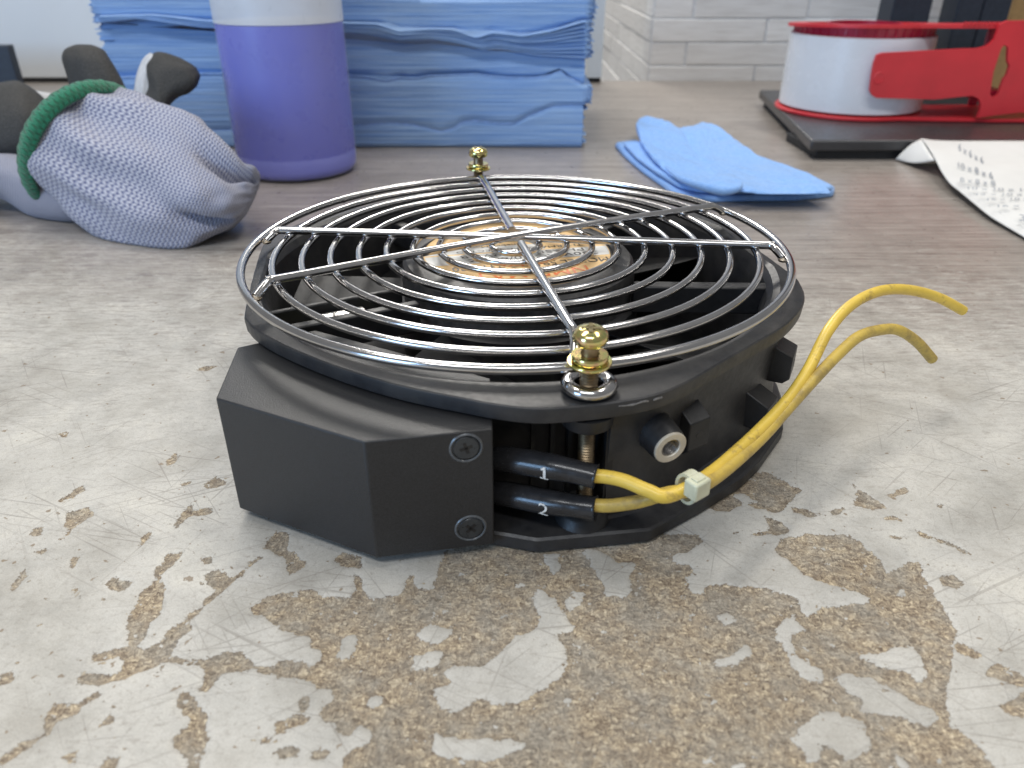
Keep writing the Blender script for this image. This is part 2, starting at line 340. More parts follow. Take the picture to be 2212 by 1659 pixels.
# how far the print is worn: more towards the near side, with x-wise dashes
wl = noisen(nt, v, 0.012, 3, 0.5)
yy = mathn(nt, 'MULTIPLY_ADD', sep.outputs['Y'], -1/135.0, 1.10)
yy = mathn(nt, 'ADD', mathn(nt, 'ADD', yy, mathn(nt, 'MULTIPLY', sep.outputs['X'], -0.0009)), mathn(nt, 'MULTIPLY_ADD', wl, 0.9, -0.45))
yy = mathn(nt, 'MINIMUM', yy, 1.35)
dash = noisen(nt, mapping(nt, v, (0.16, 0.85, 1)), 1.0, 6, 0.78)
blot = noisen(nt, mapping(nt, v, (0.6, 1.3, 1)), 0.22, 6, 0.78)
wr = mathn(nt, 'ADD', yy, mathn(nt, 'ADD', mathn(nt, 'MULTIPLY_ADD', dash, 2.8, -1.4), mathn(nt, 'MULTIPLY_ADD', blot, 1.9, -0.95)))
wear = ramp(nt, wr, [(0.28, 0.0), (0.55, 0.55), (0.95, 1.0)])
fine = ramp(nt, noisen(nt, v, 3.2, 2, .6), [(0.3, 0.84), (0.7, 1.08)])
smud = ramp(nt, noisen(nt, mapping(nt, v, loc=(5, 77, 0)), 0.06, 5, .72), [(0.38, 0.90), (0.54, 1.03)])
fs_ = mathn(nt, 'MULTIPLY', fine, smud); cmbf = nt.nodes.new('ShaderNodeCombineColor'); [nt.links.new(fs_, cmbf.inputs[i]) for i in range(3)]
surf = mixc(nt, 1.0, mixc(nt, wear, wood, pale), cmbf.outputs[0], 'MULTIPLY')
# scratches in several directions
scr = None
for k, (an, sx, sy, th, off) in enumerate([(0.5, .018, 2.4, .70, 3), (-0.45, .014, 2.0, .70, 9), (0.95, .02, 2.2, .71, 17), (-0.12, .012, 2.2, .71, 29), (-0.75, .02, 2.6, .715, 41), (1.9, .025, 2.4, .715, 55), (0.2, .016, 2.4, .70, 71)]):
    n_ = noisen(nt, mapping(nt, mapping(nt, v, rot=(0, 0, an), loc=(off*7, off*13, off)), (sx, sy*0.5, 1)), 1.0, 2, 0.4)
    t_ = ramp(nt, n_, [(th-0.035, 0.0), (th-0.01, 1.0)])
    scr = t_ if scr is None else mathn(nt, 'MAXIMUM', scr, t_)
sm = ramp(nt, noisen(nt, mapping(nt, v, loc=(40, 90, 0)), 0.022, 2), [(0.40, 0.08), (0.60, 0.85)])
scr = mathn(nt, 'MULTIPLY', mathn(nt, 'MULTIPLY', scr, sm), wear)
surf = mixc(nt, mathn(nt, 'MULTIPLY', scr, 0.55), surf, (0.20, 0.175, 0.15))
# hair-thin scuffs
vo = nt.nodes.new('ShaderNodeTexVoronoi'); vo.feature = 'DISTANCE_TO_EDGE'; vo.inputs['Scale'].default_value = 0.06
wv = nt.nodes.new('ShaderNodeVectorMath'); wv.operation = 'ADD'; nt.links.new(v, wv.inputs[0])
nt.links.new(mapping(nt, noisen(nt, v, 0.03, 3, out=1), (18, 18, 18)), wv.inputs[1]); nt.links.new(wv.outputs[0], vo.inputs['Vector'])
hair = ramp(nt, vo.outputs['Distance'], [(0.0, 1.0), (0.004, 0.0)])
hair = mathn(nt, 'MULTIPLY', mathn(nt, 'MULTIPLY', hair, wear), ramp(nt, noisen(nt, v, 0.05, 3), [(0.5, 0.0), (0.6, 0.5)]))
surf = mixc(nt, hair, surf, (0.28, 0.25, 0.22))
# chipboard
v1 = nt.nodes.new('ShaderNodeTexVoronoi'); v1.inputs['Scale'].default_value = 1.0
wn = nt.nodes.new('ShaderNodeVectorMath'); wn.operation = 'ADD'; nt.links.new(v, wn.inputs[0]); nt.links.new(mapping(nt, noisen(nt, v, 0.5, 4, out=1), (3, 3, 3)), wn.inputs[1])
nt.links.new(mapping(nt, wn.outputs[0], (1.0, 2.6, 1), rot=(0, 0, 0.6)), v1.inputs['Vector'])
v2 = nt.nodes.new('ShaderNodeTexVoronoi'); v2.inputs['Scale'].default_value = 1.9
nt.links.new(mapping(nt, wn.outputs[0], (2.4, 0.8, 1), rot=(0, 0, -0.5)), v2.inputs['Vector'])
s1 = nt.nodes.new('ShaderNodeSeparateColor'); nt.links.new(v1.outputs['Color'], s1.inputs[0])
s2 = nt.nodes.new('ShaderNodeSeparateColor'); nt.links.new(v2.outputs['Color'], s2.inputs[0])
cf = mathn(nt, 'ADD', mathn(nt, 'MULTIPLY', s1.outputs[0], 0.5), mathn(nt, 'MULTIPLY', s2.outputs[1], 0.5))
chipc = ramp(nt, cf, [(0.10, (0.13, 0.092, 0.062)), (0.28, (0.215, 0.165, 0.115)), (0.50, (0.31, 0.245, 0.17)), (0.70, (0.42, 0.335, 0.225)), (0.92, (0.66, 0.55, 0.38))])
grm = ramp(nt, noisen(nt, v, 0.10, 5, 0.7), [(0.40, 0.0), (0.62, 0.85)])
greyc = ramp(nt, cf, [(0.1, (0.17, 0.15, 0.12)), (0.5, (0.275, 0.245, 0.20)), (0.9, (0.40, 0.36, 0.30))])
chipc = mixc(nt, grm, chipc, greyc)
rim = ramp(nt, mathn(nt, 'MULTIPLY', chipd, -1.0), [(0.0, 0.30), (0.35, 0.0)])
chipc = mixc(nt, rim, chipc, (0.14, 0.11, 0.085))
col = mixc(nt, chipm, surf, chipc); nt.links.new(col, p.inputs['Base Color'])
rgh = mixc(nt, chipm, mixc(nt, wear, 0.30, 0.46), 0.85)
ro = mathn(nt, 'MULTIPLY_ADD', noisen(nt, v, 0.2, 4), 0.16, -0.08)
rr = nt.nodes.new('ShaderNodeRGBToBW'); nt.links.new(rgh, rr.inputs[0])
nt.links.new(mathn(nt, 'ADD', rr.outputs[0], ro), p.inputs['Roughness'])
fl = mathn(nt, 'MULTIPLY', mathn(nt, 'ADD', s1.outputs[1], s2.outputs[0]), chipm)
hh = mathn(nt, 'ADD', mathn(nt, 'MULTIPLY', fl, 0.06), mathn(nt, 'MULTIPLY', mathn(nt, 'ADD', gr, scr), -0.03))
hh = mathn(nt, 'ADD', hh, mathn(nt, 'MULTIPLY', ramp(nt, chipd, [(0.45, 0.0), (0.55, 1.0)]), 0.0))
bump(nt, p, hh, 1.0, 0.8)
table = link('table_top', me, m, None, True); tag(table, kind='structure')
me_c = table
# slab under the table top
V_, F_ = merge(obox_geo((100, 116, -13.5), (1000, 0, 0), (0, 536, 0), (0, 0, 12.5)))
mesh('table_edge', V_, F_, simple('edge_band', (0.35, 0.32, 0.29), 0.6), None, smooth=False)['kind'] = 'structure'

# ------------------------------------------------------------------ materials
plastic = simple('black_plastic', (0.012, 0.012, 0.013), 0.46, var=0.2, nscale=0.25, bmp=0.03, bscale=4, dust=((0.045, 0.042, 0.038), 0.16, 0.45, 0.75, 0.25))
flangem = simple('dusty_black_plastic', (0.018, 0.018, 0.020), 0.45, var=0.25, nscale=0.2, bmp=0.02, bscale=3, dust=((0.085, 0.078, 0.068), 0.12, 0.40, 0.7, 0.3))
boxm = simple('box_plastic', (0.019, 0.019, 0.020), 0.40, var=0.30, nscale=2.6, bmp=0.10, bscale=4, rvar=0.05)
inner_m = simple('blade_plastic', (0.009, 0.009, 0.010), 0.45, var=0.2, dust=((0.05, 0.045, 0.035), 0.3, 0.5, 0.7, 0.4))
hubm = simple('hub_plastic', (0.035, 0.035, 0.036), 0.45, var=0.2, dust=((0.12, 0.11, 0.10), 0.4, 0.45, 0.65, 0.4))
chrome = simple('chrome_wire', (0.52, 0.51, 0.505), 0.16, 1.0, var=0.06, nscale=0.2, rvar=0.05)
weldm = simple('weld_metal', (0.32, 0.27, 0.21), 0.4, 1.0, var=0.4, nscale=2, bmp=0.15, bscale=2)
zinc = simple('yellow_zinc', (0.66, 0.56, 0.24), 0.2, 1.0, var=0.3, nscale=0.9, rvar=0.08)
m2, nt2, p2 = new_mat('zinc_passivated'); v2_ = mmcoord(nt2)
nt2.links.new(ramp(nt2, noisen(nt2, v2_, 0.7, 3), [(0.32, (0.55, 0.62, 0.25)), (0.5, (0.78, 0.66, 0.26)), (0.66, (0.72, 0.45, 0.28))]), p2.inputs['Base Color'])
p2.inputs['Metallic'].default_value = 1; p2.inputs['Roughness'].default_value = 0.17; zincp = m2
shankm = simple('screw_thread', (0.27, 0.205, 0.13), 0.42, 1.0, var=0.3, nscale=0.5)
steel = simple('bare_steel', (0.62, 0.60, 0.57), 0.28, 1.0, var=0.15, nscale=0.8)
blackscrew = simple('blackened_screw', (0.06, 0.065, 0.07), 0.32, 0.6, var=0.2)
sleevem = simple('heat_shrink', (0.022, 0.022, 0.024), 0.22, var=0.25, nscale=0.3, bmp=0.03, bscale=0.4)
whitep = simple('white_print', (0.72, 0.72, 0.70), 0.6, var=0.1, nscale=2)
yellow = simple('yellow_wire', (0.72, 0.50, 0.075), 0.36, var=0.1, nscale=0.15, dust=((0.26, 0.17, 0.06), 0.16, 0.55, 0.66, 0.75))
yellow2 = simple('stained_yellow_wire', (0.62, 0.44, 0.085), 0.42, var=0.12, nscale=0.2, dust=((0.20, 0.14, 0.06), 0.10, 0.45, 0.62, 0.7))
copper = simple('wire_strands', (0.30, 0.30, 0.26), 0.4, 0.8)
tiem = simple('nylon', (0.60, 0.60, 0.44), 0.35, var=0.1, nscale=0.4); tiem.node_tree.nodes['Principled BSDF'].inputs['Subsurface Weight'].default_value = 0.3
tiem.node_tree.nodes['Principled BSDF'].inputs['Subsurface Radius'].default_value = (0.002, 0.002, 0.0015)
labelm = simple('tan_foil_label', (0.80, 0.56, 0.29), 0.62, 0.0, var=0.06, nscale=0.15, spec=.2)
labelw = simple('white_foil_label', (0.66, 0.66, 0.64), 0.6, 0.0, var=0.05, nscale=0.2, spec=.2)
inkm = simple('dark_ink', (0.03, 0.028, 0.03), 0.5); orange = simple('orange_ink', (0.72, 0.16, 0.03), 0.4)

# ------------------------------------------------------------------ the fan
fan = thing('cooling_fan', (0, 0, 0), 'round black cooling fan lying flat on the worn table, side box and two yellow wires', 'cooling fan')
AU = Vector((0.984, 0.18)).normalized()       # across the flats
def w2(u, v_): return (AU.x*u - AU.y*v_, AU.y*u + AU.x*v_)
near = [(-76,-22),(-74.6,-31),(-70,-39.5),(-61.2,-50.5),(-50,-61.8),(-38,-71.6),(-26,-79),(-19,-83),(-11,-86),(-1,-86.6),(6,-86.2),(14.8,-84.6),(24,-80),(34.5,-73),(47,-64.8),(59,-56.5),(70,-44.5),(75.2,-33),(76.6,-22)]
far_ = [(-a, -b) for a, b in near]
outl = catmull([Vector((*w2(a, b), 0)) for a, b in near+far_], 6, True)
ang = np.array([math.atan2(q.y, q.x) for q in outl]); rad_ = np.array([math.hypot(q.x, q.y) for q in outl])
o_ = np.argsort(ang); ang = ang[o_]; rad_ = rad_[o_]
angx = np.concatenate([ang-2*np.pi, ang, ang+2*np.pi]); radx = np.concatenate([rad_]*3)
def Ro(t): return float(np.interp(t, angx, radx))
lowpts = [(-20, -82.5), (-4.4, -85.3), (4.6, -87.6), (30.5, -84.0), (44.3, -74.0), (56.9, -63.6), (63.2, -56.6), (74.3, -40.6), (78.5, -26)]
la_ = [(math.atan2(y, x), math.hypot(x, y)) for x, y in lowpts]
def Ro2(t):
    for tt in (t, t+math.pi if t < 0 else t-math.pi):
        if la_[0][0] < tt < la_[-1][0]:
            for (a0_, r0_), (a1_, r1_) in zip(la_, la_[1:]):
                if a0_ <= tt <= a1_:
                    x0, y0, x1, y1 = r0_*math.cos(a0_), r0_*math.sin(a0_), r1_*math.cos(a1_), r1_*math.sin(a1_)
                    d_ = math.cos(tt)*(y1-y0)-math.sin(tt)*(x1-x0); return max((x0*(y1-y0)-y0*(x1-x0))/d_, Ro(t)-1.5)
    return Ro(t)-.3
NT = 720
TH = [-math.pi+2*math.pi*(i+.5)/NT for i in range(NT)]
def Ri(t, r0, flat):
    u = abs(math.cos(t)*AU.x+math.sin(t)*AU.y); return min(r0, flat/max(u, 1e-6))
a_near = math.atan2(-80, 20.3); a_near0 = math.atan2(-84, -6)
def Rb(t):                                # outside of the tube between the flanges
    def inpocket(t): return a_near0-0.25 < t < a_near
    t2 = t+math.pi if t < 0 else t-math.pi
    if inpocket(t) or inpocket(t2): return 72.2 if inpocket(t) else 74.5
    return Ri(t, Ro(t)-3.4, 74.2)
rows = [lambda t: (Ri(t, 71.5, 71.5), 1), lambda t: (Ri(t, 71.5, 71.5), 20), lambda t: (Ri(t, 72.0, 71.8), 31), lambda t: (Ri(t, 73.2, 72.4), 35.2), lambda t: (Ri(t, 74.6, 73.2), 37.2), lambda t: (Ri(t, 76.4, 74.0), 38.0),
        lambda t: (max(Ro(t)-2.2, Ri(t, 76.4, 74.0)+.3), 37.85), lambda t: (Ro(t)-.45, 37.7), lambda t: (Ro(t)-0.1, 37.45), lambda t: (Ro(t), 37.0), lambda t: (Ro(t)-.25, 34.0), lambda t: (Ro(t)-.6, 33.7),
        lambda t: (Rb(t)+.4, 33.1), lambda t: (Rb(t), 32.5), lambda t: (Rb(t)-1.0, 18), lambda t: (Rb(t), 5.0), lambda t: (Rb(t)+.5, 4.3), lambda t: (Ro2(t)-.7, 4.0), lambda t: (Ro2(t)-.1, 3.5), lambda t: (Ro2(t)-.1, 0.5), lambda t: (Ro2(t)-.6, 0.05),
        lambda t: (Ri(t, 72.5, 72), 0.05), lambda t: (Ri(t, 71.5, 71.5), 1)]
V = []; F = []
for fn in rows:
    for t in TH:
        r_, z_ = fn(t); V.append((r_*math.cos(t), r_*math.sin(t), z_))
for i in range(len(rows)-1):
    for k in range(NT):
        l = (k+1) % NT; F.append((i*NT+k, i*NT+l, (i+1)*NT+l, (i+1)*NT+k))
fr = mesh('frame', V, F, flangem, fan, auto=18)
# scuffed edge chips on the flange rim
for (px0, py0, px1, py1) in ((1328, 861, 1395, 855), (1405, 853, 1422, 848)):
    a = onz(px0, py0, 36.9); b = onz(px1, py1, 36.9)
    pts = [a.lerp(b, k/7)+Vector((random.uniform(-.25, .25), random.uniform(-.2, .2)-.2, random.uniform(-.15, .15)-.3)) for k in range(8)]
    pts = [Vector((Ro(math.atan2(q.y, q.x))*math.cos(math.atan2(q.y, q.x)), Ro(math.atan2(q.y, q.x))*math.sin(math.atan2(q.y, q.x)), q.z)) for q in pts]
    tube('scuff', pts, [0.12+random.random()*.25 for _ in pts], simple('scuffed_plastic', (0.16, 0.15, 0.14), 0.7, nscale=2, var=.4), fan, 6)
# ribs and lug at the screw pockets
SC = Vector((15.2, -79.2, 0)); SF = Vector((-14.6, 79.6, 0))
for sgn, P0 in ((1, SC), (-1, SF)):
    lathe('screw_lug', (P0.x, P0.y, 0), [(2.6, 29.2), (4.6, 29.4), (5.6, 30.2), (6.2, 33.3), (2.6, 33.3)], plastic, fan, 32, closed=True)
    lathe('screw_lug', (P0.x, P0.y, 0), [(2.6, 7.2), (4.6, 7.0), (5.6, 6.2), (6.4, 4.0), (2.6, 4.0)], plastic, fan, 32, closed=True)
for t in (-1.52, -1.46, -1.405, -1.36):
    c = Vector((math.cos(t), math.sin(t), 0)); e = Vector((-c.y, c.x, 0))
    V_, F_ = obox_geo(c*73.2+Vector((0, 0, 18.4)), c*1.4, e*0.5, Vector((0, 0, 14))); mesh('rib', V_, F_, plastic, fan, auto=25)
t = a_near+.005; c = Vector((math.cos(t), math.sin(t), 0)); e = Vector((-c.y, c.x, 0))
V_, F_ = obox_geo(c*77.2+Vector((0, 0, 18.4)), c*4.9, e*0.9, Vector((0, 0, 14.6))); mesh('rib', V_, F_, plastic, fan, auto=25)

# threaded earth boss
def onframe(px, py, r):      # point of the ray at distance r from the fan axis (near side)
    d = ray(px, py); a = d.x**2+d.y**2; b = CAM.x*d.x+CAM.y*d.y; c = CAM.x**2+CAM.y**2-r*r
    t_ = (-b-math.sqrt(max(b*b-a*c, 0)))/a; return CAM+d*t_
bp = onframe(1448, 967, 87.5); rdir = Vector((bp.x, bp.y, 0)).normalized(); rdir = (rdir+Vector((0.02, -0.05, -0.10))).normalized()
boss = lathe('earth_boss', bp-rdir*13, [(5.0, 0), (4.3, 11.5), (4.05, 12.7), (2.6, 12.75), (2.6, 0)], plastic, fan, 40, axis=rdir, closed=True)
lathe('earth_ring', bp, [(3.95, -0.3), (3.95, .15), (3.75, .3), (2.4, .3), (2.25, .1), (2.25, -.3)], simple('pale_nickel', (0.62, 0.56, 0.46), .45, .35), boss, 40, axis=rdir, closed=True)
hx = [(2.2 if k % 2 == 0 else 1.85, -8+k*0.38) for k in range(22)]
thr = lathe('thread', bp, hx+[(2.5, -.1), (2.5, -8)], simple('dark_thread', (0.22, 0.21, 0.2), .3, 1.0), boss, 32, axis=rdir, closed=True)
lathe('thread_bottom', bp-rdir*8, [(0.0, 0), (2.3, 0.05)], inner_m, boss, 24, axis=rdir)
# angular lugs on the tube
def lug(deg, r, zc, w_, h_, dp):
    t = R(deg); cdir = Vector((math.cos(t), math.sin(t), 0)); e = Vector((-cdir.y, cdir.x, 0)); q = cdir*r+Vector((0, 0, zc))
    poly = [(-dp, h_+4.0), (0, h_-1.0), (0.1, -h_+1.6), (-1.6, -h_), (-dp, -h_)]
    V = []
    for s_ in (-1, 1):
        for a, b in poly: V.append(q+cdir*a+e*(s_*w_)+Vector((0, 0, b)))
    n = len(poly); F = [tuple(range(n)), tuple(range(2*n-1, n-1, -1))]+[(i, (i+1) % n, n+(i+1) % n, n+i) for i in range(n)]
    o = mesh('mounting_lug', V, F, plastic, fan, auto=20, bevel=0.3)
    lathe('lug_hole', q+Vector((0, 0, .3)), [(0, 0.12), (1.0, 0.12), (1.1, 0)], inner_m, o, 16, axis=cdir)
lug(-25.5, 83.4, 21.5, 4.4, 4.6, 12)
lug(-35.5, 82.6, 13.0, 3.9, 4.2, 11)
lug(-58.8, 82.2, 20.5, 3.2, 5.0, 9)

# hub, label, struts, impeller
lathe('hub', (0.8, 1.0, 0), [(0, 6), (30, 6), (34, 9), (35.2, 34), (34.6, 38.2), (33.6, 39.3), (31.5, 39.8), (29.6, 40.2), (28.6, 40.2), (28.4, 39.7), (0, 39.7)], hubm, fan, 96, auto=25)
LC = Vector((0.4, 0.6, 40.25))
lab = lathe('label_plate', LC, [(0, -.4), (28.0, -.4), (28.0, 0.0), (27.8, .08), (0, .08)], labelm, fan, 96)
la = onz(1310, 549.8, 40.3); lb = onz(937.7, 575.7, 40.3); tx = (lb-la).normalized(); ty = Vector((tx.y, -tx.x, 0)); ty = ty if ty.y < 0 else -ty
def lp(a, b, h=0.0): return LC+tx*a+ty*b+Vector((0, 0, h))
b0 = (la-LC).dot(ty)
def band(name, y0, y1, x0, x1, h, mat):
    V = []; n = 24
    for i in range(n+1):
        b = y0+(y1-y0)*i/n; hw = math.sqrt(max(27.7**2-b*b, 0)); V += [lp(max(-hw, x0), b, h), lp(min(hw, x1), b, h)]
    mesh(name, V, [(2*i, 2*i+1, 2*i+3, 2*i+2) for i in range(n)], mat, lab, smooth=False)
band('white_band', b0-7.6, b0, -40, 40, 0.13, labelw)
band('white_band', b0-13.4, b0-8.6, -9, 40, 0.13, labelw)
def ltext(s, x0, y0, ln, h, mat=inkm, nm='lettering'): place_text(nm, s, lp(x0, y0, 0.19), tx, ty, ln, h, mat, lab)
ltext('NMB-MAT', -17, b0+7.9, 33, 5.8, orange)
ltext('MODEL 5915PC-23T-B30', -25, b0+2.2, 46, 3.4)
ltext('230V AC 50/60HZ', -23.5, b0-3.4, 39, 2.4)
ltext('1 PHASE 36/32W B', -23.5, b0-6.9, 41, 2.4)
ltext('THERMALLY PROTECTED', -21, b0-10.8, 39, 1.7)
ltext('Minebea Motor', -4, b0-14.6, 20, 1.9); ltext('Manufacturing', -4, b0-17.8, 18, 1.9); ltext('Corporation', -4, b0-21.2, 15, 1.9)
ltext('MADE IN THAILAND', -18, b0-20.5, 12, 1.2)
def strut(p0, p1, wd, h0, h1, mat=plastic, nm='strut'):
    a = Vector(p0); b = Vector(p1); d = (b-a).normalized(); e = Vector((-d.y, d.x, 0))*wd/2
    V_, F_ = obox_geo(((a.x+b.x)/2, (a.y+b.y)/2, (h0+h1)/2), (b-a)/2, e, Vector((0, 0, (h1-h0)/2))); return mesh(nm, V_, F_, mat, fan, auto=25, bevel=.5)
strut((34, -12.5, 0), (73, -13.8, 0), 4.6, 27, 35.2)
strut((-27, -24, 0), (-62, -42, 0), 3.2, 26, 34.5)
strut((-33, -14, 0), (-70, -33, 0), 2.0, 26, 34.5)
strut((18, 31, 0), (40, 60, 0), 4, 24, 32)
strut((-20, 29, 0), (-45, 58, 0), 4, 24, 32)
cv = strut((-40, -22.6, 0), (-66, -37, 0), 6, 23.5, 26, mat=inner_m, nm='wire_channel')
tube('lead_wire', [(-34, -23, 30), (-50, -31.5, 29), (-66, -41, 29)], 1.2, simple('dull_green_wire', (0.25, 0.27, 0.06), 0.45), fan, 8)
tube('lead_wire', [(-34, -19, 30), (-50, -28, 29), (-68, -37, 29)], 0.9, simple('grey_wire', (0.3, 0.28, 0.25), 0.45), fan, 8)
V_, F_ = obox_geo((-46.5, -28.5, 31.5), Vector((5.6, 2.9, 0)), Vector((-1.9, 3.4, .5)), Vector((0, 0, .5)))
mesh('terminal_clip', V_, F_, simple('bright_clip', (0.85, 0.83, 0.80), 0.22, 0.9), fan, auto=25, bevel=.3)
imp = lathe('impeller', (0.8, 1.0, 0), [(0, 4.5), (35.6, 4.5), (36.8, 6), (36.8, 27), (35.4, 27.8)], inner_m, fan, 64)
for k in range(5):
    V = []; nr, nc = 7, 9
    for s_ in (0, 1):
        for i in range(nr):
            r_ = 35.5+35*i/(nr-1)
            for j in range(nc):
                q = j/(nc-1); t = k*2*math.pi/5+0.35+0.95*q+0.10*i/(nr-1); z_ = 27.5-21*q**0.85+1.5*math.sin(q*3.1)-s_*1.2*math.sin(q*3.1)-0.3*s_
                V.append((0.8+r_*math.cos(t), 1+r_*math.sin(t), z_))
    F = []
    for s_ in (0, 1):
        o = s_*nr*nc
        for i in range(nr-1):
            for j in range(nc-1):
                f = (o+i*nc+j, o+i*nc+j+1, o+(i+1)*nc+j+1, o+(i+1)*nc+j); F.append(f if s_ == 0 else f[::-1])
    o = nr*nc
    for j in range(nc-1): F += [(j, o+j, o+j+1, j+1), ((nr-1)*nc+j, (nr-1)*nc+j+1, o+(nr-1)*nc+j+1, o+(nr-1)*nc+j)]
    for i in range(nr-1): F += [(i*nc, (i+1)*nc, o+(i+1)*nc, o+i*nc), (i*nc+nc-1, o+i*nc+nc-1, o+(i+1)*nc+nc-1, (i+1)*nc+nc-1)]
    mesh('blade', V, F, inner_m, imp, auto=40)
lathe('base_plate_dark', (0, 0, 0), [(0, 1.2), (71, 1.2), (71, 2.0), (0, 2.0)], inner_m, fan, 64)

# side box with two countersunk screws
BP = [(-69.0, -50), (-66.0, -75), (-30.6, -92.3), (-5.0, -87.6), (-5.9, -66), (-30, -52), (-52, -40)]
bx = prism('side_box', BP, 2.9, 33.4, boxm, fan, bevel=0.35)
fd = (Vector((-5.0, -87.6, 0))-Vector((-30.6, -92.3, 0))).normalized(); fn_ = Vector((fd.y, -fd.x, 0))
def onface(px, py):
    d = ray(px, py); p0 = Vector((-30.6, -92.3, 0)); t_ = (p0-CAM).dot(fn_)/d.dot(fn_); return CAM+d*t_
for px, py, rot in ((1007, 968, 0.3), (1017, 1141, 0.8)):
    c = onface(px, py)
    s = lathe('countersunk_screw', c-fn_*0.0, [(0, .1), (2.6, .1), (2.75, -.12), (3.0, -.12), (3.05, 0.0)], blackscrew, bx, 40, axis=fn_)
    lathe('screw_seat', c, [(2.95, -0.1), (3.15, .22), (3.35, .22), (3.6, 0.0)], simple('pale_rim', (0.09, 0.095, 0.10), .25), bx, 40, axis=fn_)  # ring round the head, paler and glossier than the box face
    for a_k in (0, math.pi/2):
        dd = (fd*math.cos(rot+a_k)+Vector((0, 0, 1))*math.sin(rot+a_k)); ee = fn_.cross(dd)
        V_, F_ = obox_geo(c+fn_*0.10, dd*1.35, ee*0.36, fn_*0.06); mesh('cross_slot', V_, F_, inner_m, bx, smooth=False)
# grommets, sleeves, wires
def wpath(pts, n=10): return catmull([ony(a, b, y) for a, b, y in pts], n)
s1 = wpath([(1062, 990, -78), (1100, 993, -80), (1180, 1006, -84), (1240, 1018, -86.5), (1288, 1030, -88)])
s2 = wpath([(1062, 1062, -78), (1100, 1068, -80), (1180, 1083, -84), (1240, 1092, -86.5), (1288, 1098, -88)])
for sp, dg, px, py in ((s1, '1', 1167, 1020), (s2, '2', 1163, 1097)):
    n = len(sp); rr_ = [2.55+0.45*math.sin(math.pi*min(1, i/n*1.4))+(0.1 if i > n*.5 else 0) for i in range(n)]; rr_[-1] = 2.95
    so = tube('sleeve', sp, rr_, sleevem, fan, 24, flat=0.98)
    if dg == '2': Vt, Ft = text_geo('2', 2.1, 2.9)
    else:
        Vt = [(0, 0, 0), (1.7, 0, 0), (1.7, .32, 0), (1.12, .32, 0), (1.12, 2.9, 0), (.72, 2.9, 0), (.1, 2.4, 0), (.1, 2.05, 0), (.58, 2.25, 0), (.58, .32, 0), (0, .32, 0)]
        Ft = [(0, 1, 2, 3, 9, 10), (3, 4, 5, 8, 9), (5, 6, 7, 8)]
    bm = bmesh.new(); vs_ = [bm.verts.new(q) for q in Vt]; [bm.faces.new([vs_[i] for i in f]) for f in Ft if len(set(f)) == len(f)]
    bmesh.ops.triangulate(bm, faces=bm.faces); bmesh.ops.subdivide_edges(bm, edges=[e for e in bm.edges if e.calc_length() > .35], cuts=4, use_grid_fill=True); bmesh.ops.triangulate(bm, faces=bm.faces)
    bm.verts.index_update(); VV = []; x0 = ony(px, py, sp[n//2].y-3).x
    for q in bm.verts:
        c = min(sp, key=lambda s: abs(s.x-(x0+q.co.x))); ph = (q.co.y-1.45)/3.2+0.10
        VV.append(Vector((x0+q.co.x, c.y-3.52*math.cos(ph), c.z+3.25*math.sin(ph)-q.co.x*.15)))
    mesh('numeral', VV, [tuple(v.index for v in f.verts) for f in bm.faces], whitep, so, smooth=False); bm.free()
w1 = [(1280, 1028, -88), (1310, 1030, -88.6), (1350, 1039, -90), (1400, 1060, -92.5), (1440, 1072, -93.5), (1500, 1046, -90), (1560, 1003, -82), (1640, 930, -70), (1700, 866, -60), (1745, 800, -50), (1790, 713, -38), (1840, 658, -29), (1900, 629, -22), (1960, 626, -17), (2025, 642, -13), (2080, 671, -10)]
w2_ = [(1280, 1091, -88), (1320, 1092, -88.5), (1380, 1083, -89.5), (1440, 1066, -90.5), (1500, 1056, -91.5), (1560, 1020, -84.5), (1640, 950, -72), (1700, 884, -62), (1760, 818, -52), (1810, 766, -43), (1855, 727, -36), (1900, 713, -31), (1940, 713, -28), (1980, 738, -25), (2014, 776, -23)]
for wp in (w1, w2_):
    pts = wpath(wp, 8); wo = tube('lead_wire', pts, 1.5, yellow if wp is w1 else yellow2, fan, 16)
    wo['label'] = 'upper yellow wire, longer and cleaner' if wp is w1 else 'lower yellow wire, shorter and stained'
    e = pts[-1]; d = (pts[-1]-pts[-3]).normalized()
    for k in range(5):
        o_2 = Vector((random.uniform(-.7, .7), random.uniform(-.7, .7), random.uniform(-.7, .7))); tube('strand', [e+o_2-d*.3, e+o_2+d*random.uniform(.3, 1.1)], .16, copper, wo, 6)
cc = ony(1505, 1050, -92.5); cdirn = (ony(1560, 1010, -83)-ony(1450, 1070, -92)).normalized(); cu_ = Vector((0, 0, 1)); ce = cdirn.cross(cu_).normalized(); cu2 = ce.cross(cdirn)
tie = thing('cable_tie', (cc.x, cc.y, 0), 'small translucent nylon cable tie clamped round the two yellow wires', 'cable tie')
cin = ony(1490, 1052, -90.6)
pts = [cin+cu2*(3.3*math.cos(q))+ce*(2.5*math.sin(q)) for q in np.linspace(0, 2*math.pi, 28, endpoint=False)]
bandV, bandF = [], []
for q in pts:
    nrm = (q-cin).normalized()
    for a, b in ((-1.3, -.3), (1.3, -.3), (1.3, .45), (-1.3, .45)): bandV.append(q+cdirn*a+nrm*b)
n = len(pts)
for i in range(n):
    j = (i+1) % n
    for k in range(4): l = (k+1) % 4; bandF.append((i*4+k, j*4+k, j*4+l, i*4+l))
mesh('strap', bandV, bandF, tiem, tie, auto=30)
hc = ony(1506, 1052, -96.0)
hd = (ce*0.9+cu2*0.2).normalized()
V_, F_ = obox_geo(hc, cdirn*2.2, ce*1.7, cu2*2.1); mesh('head', V_, F_, tiem, tie, auto=25, bevel=0.45)
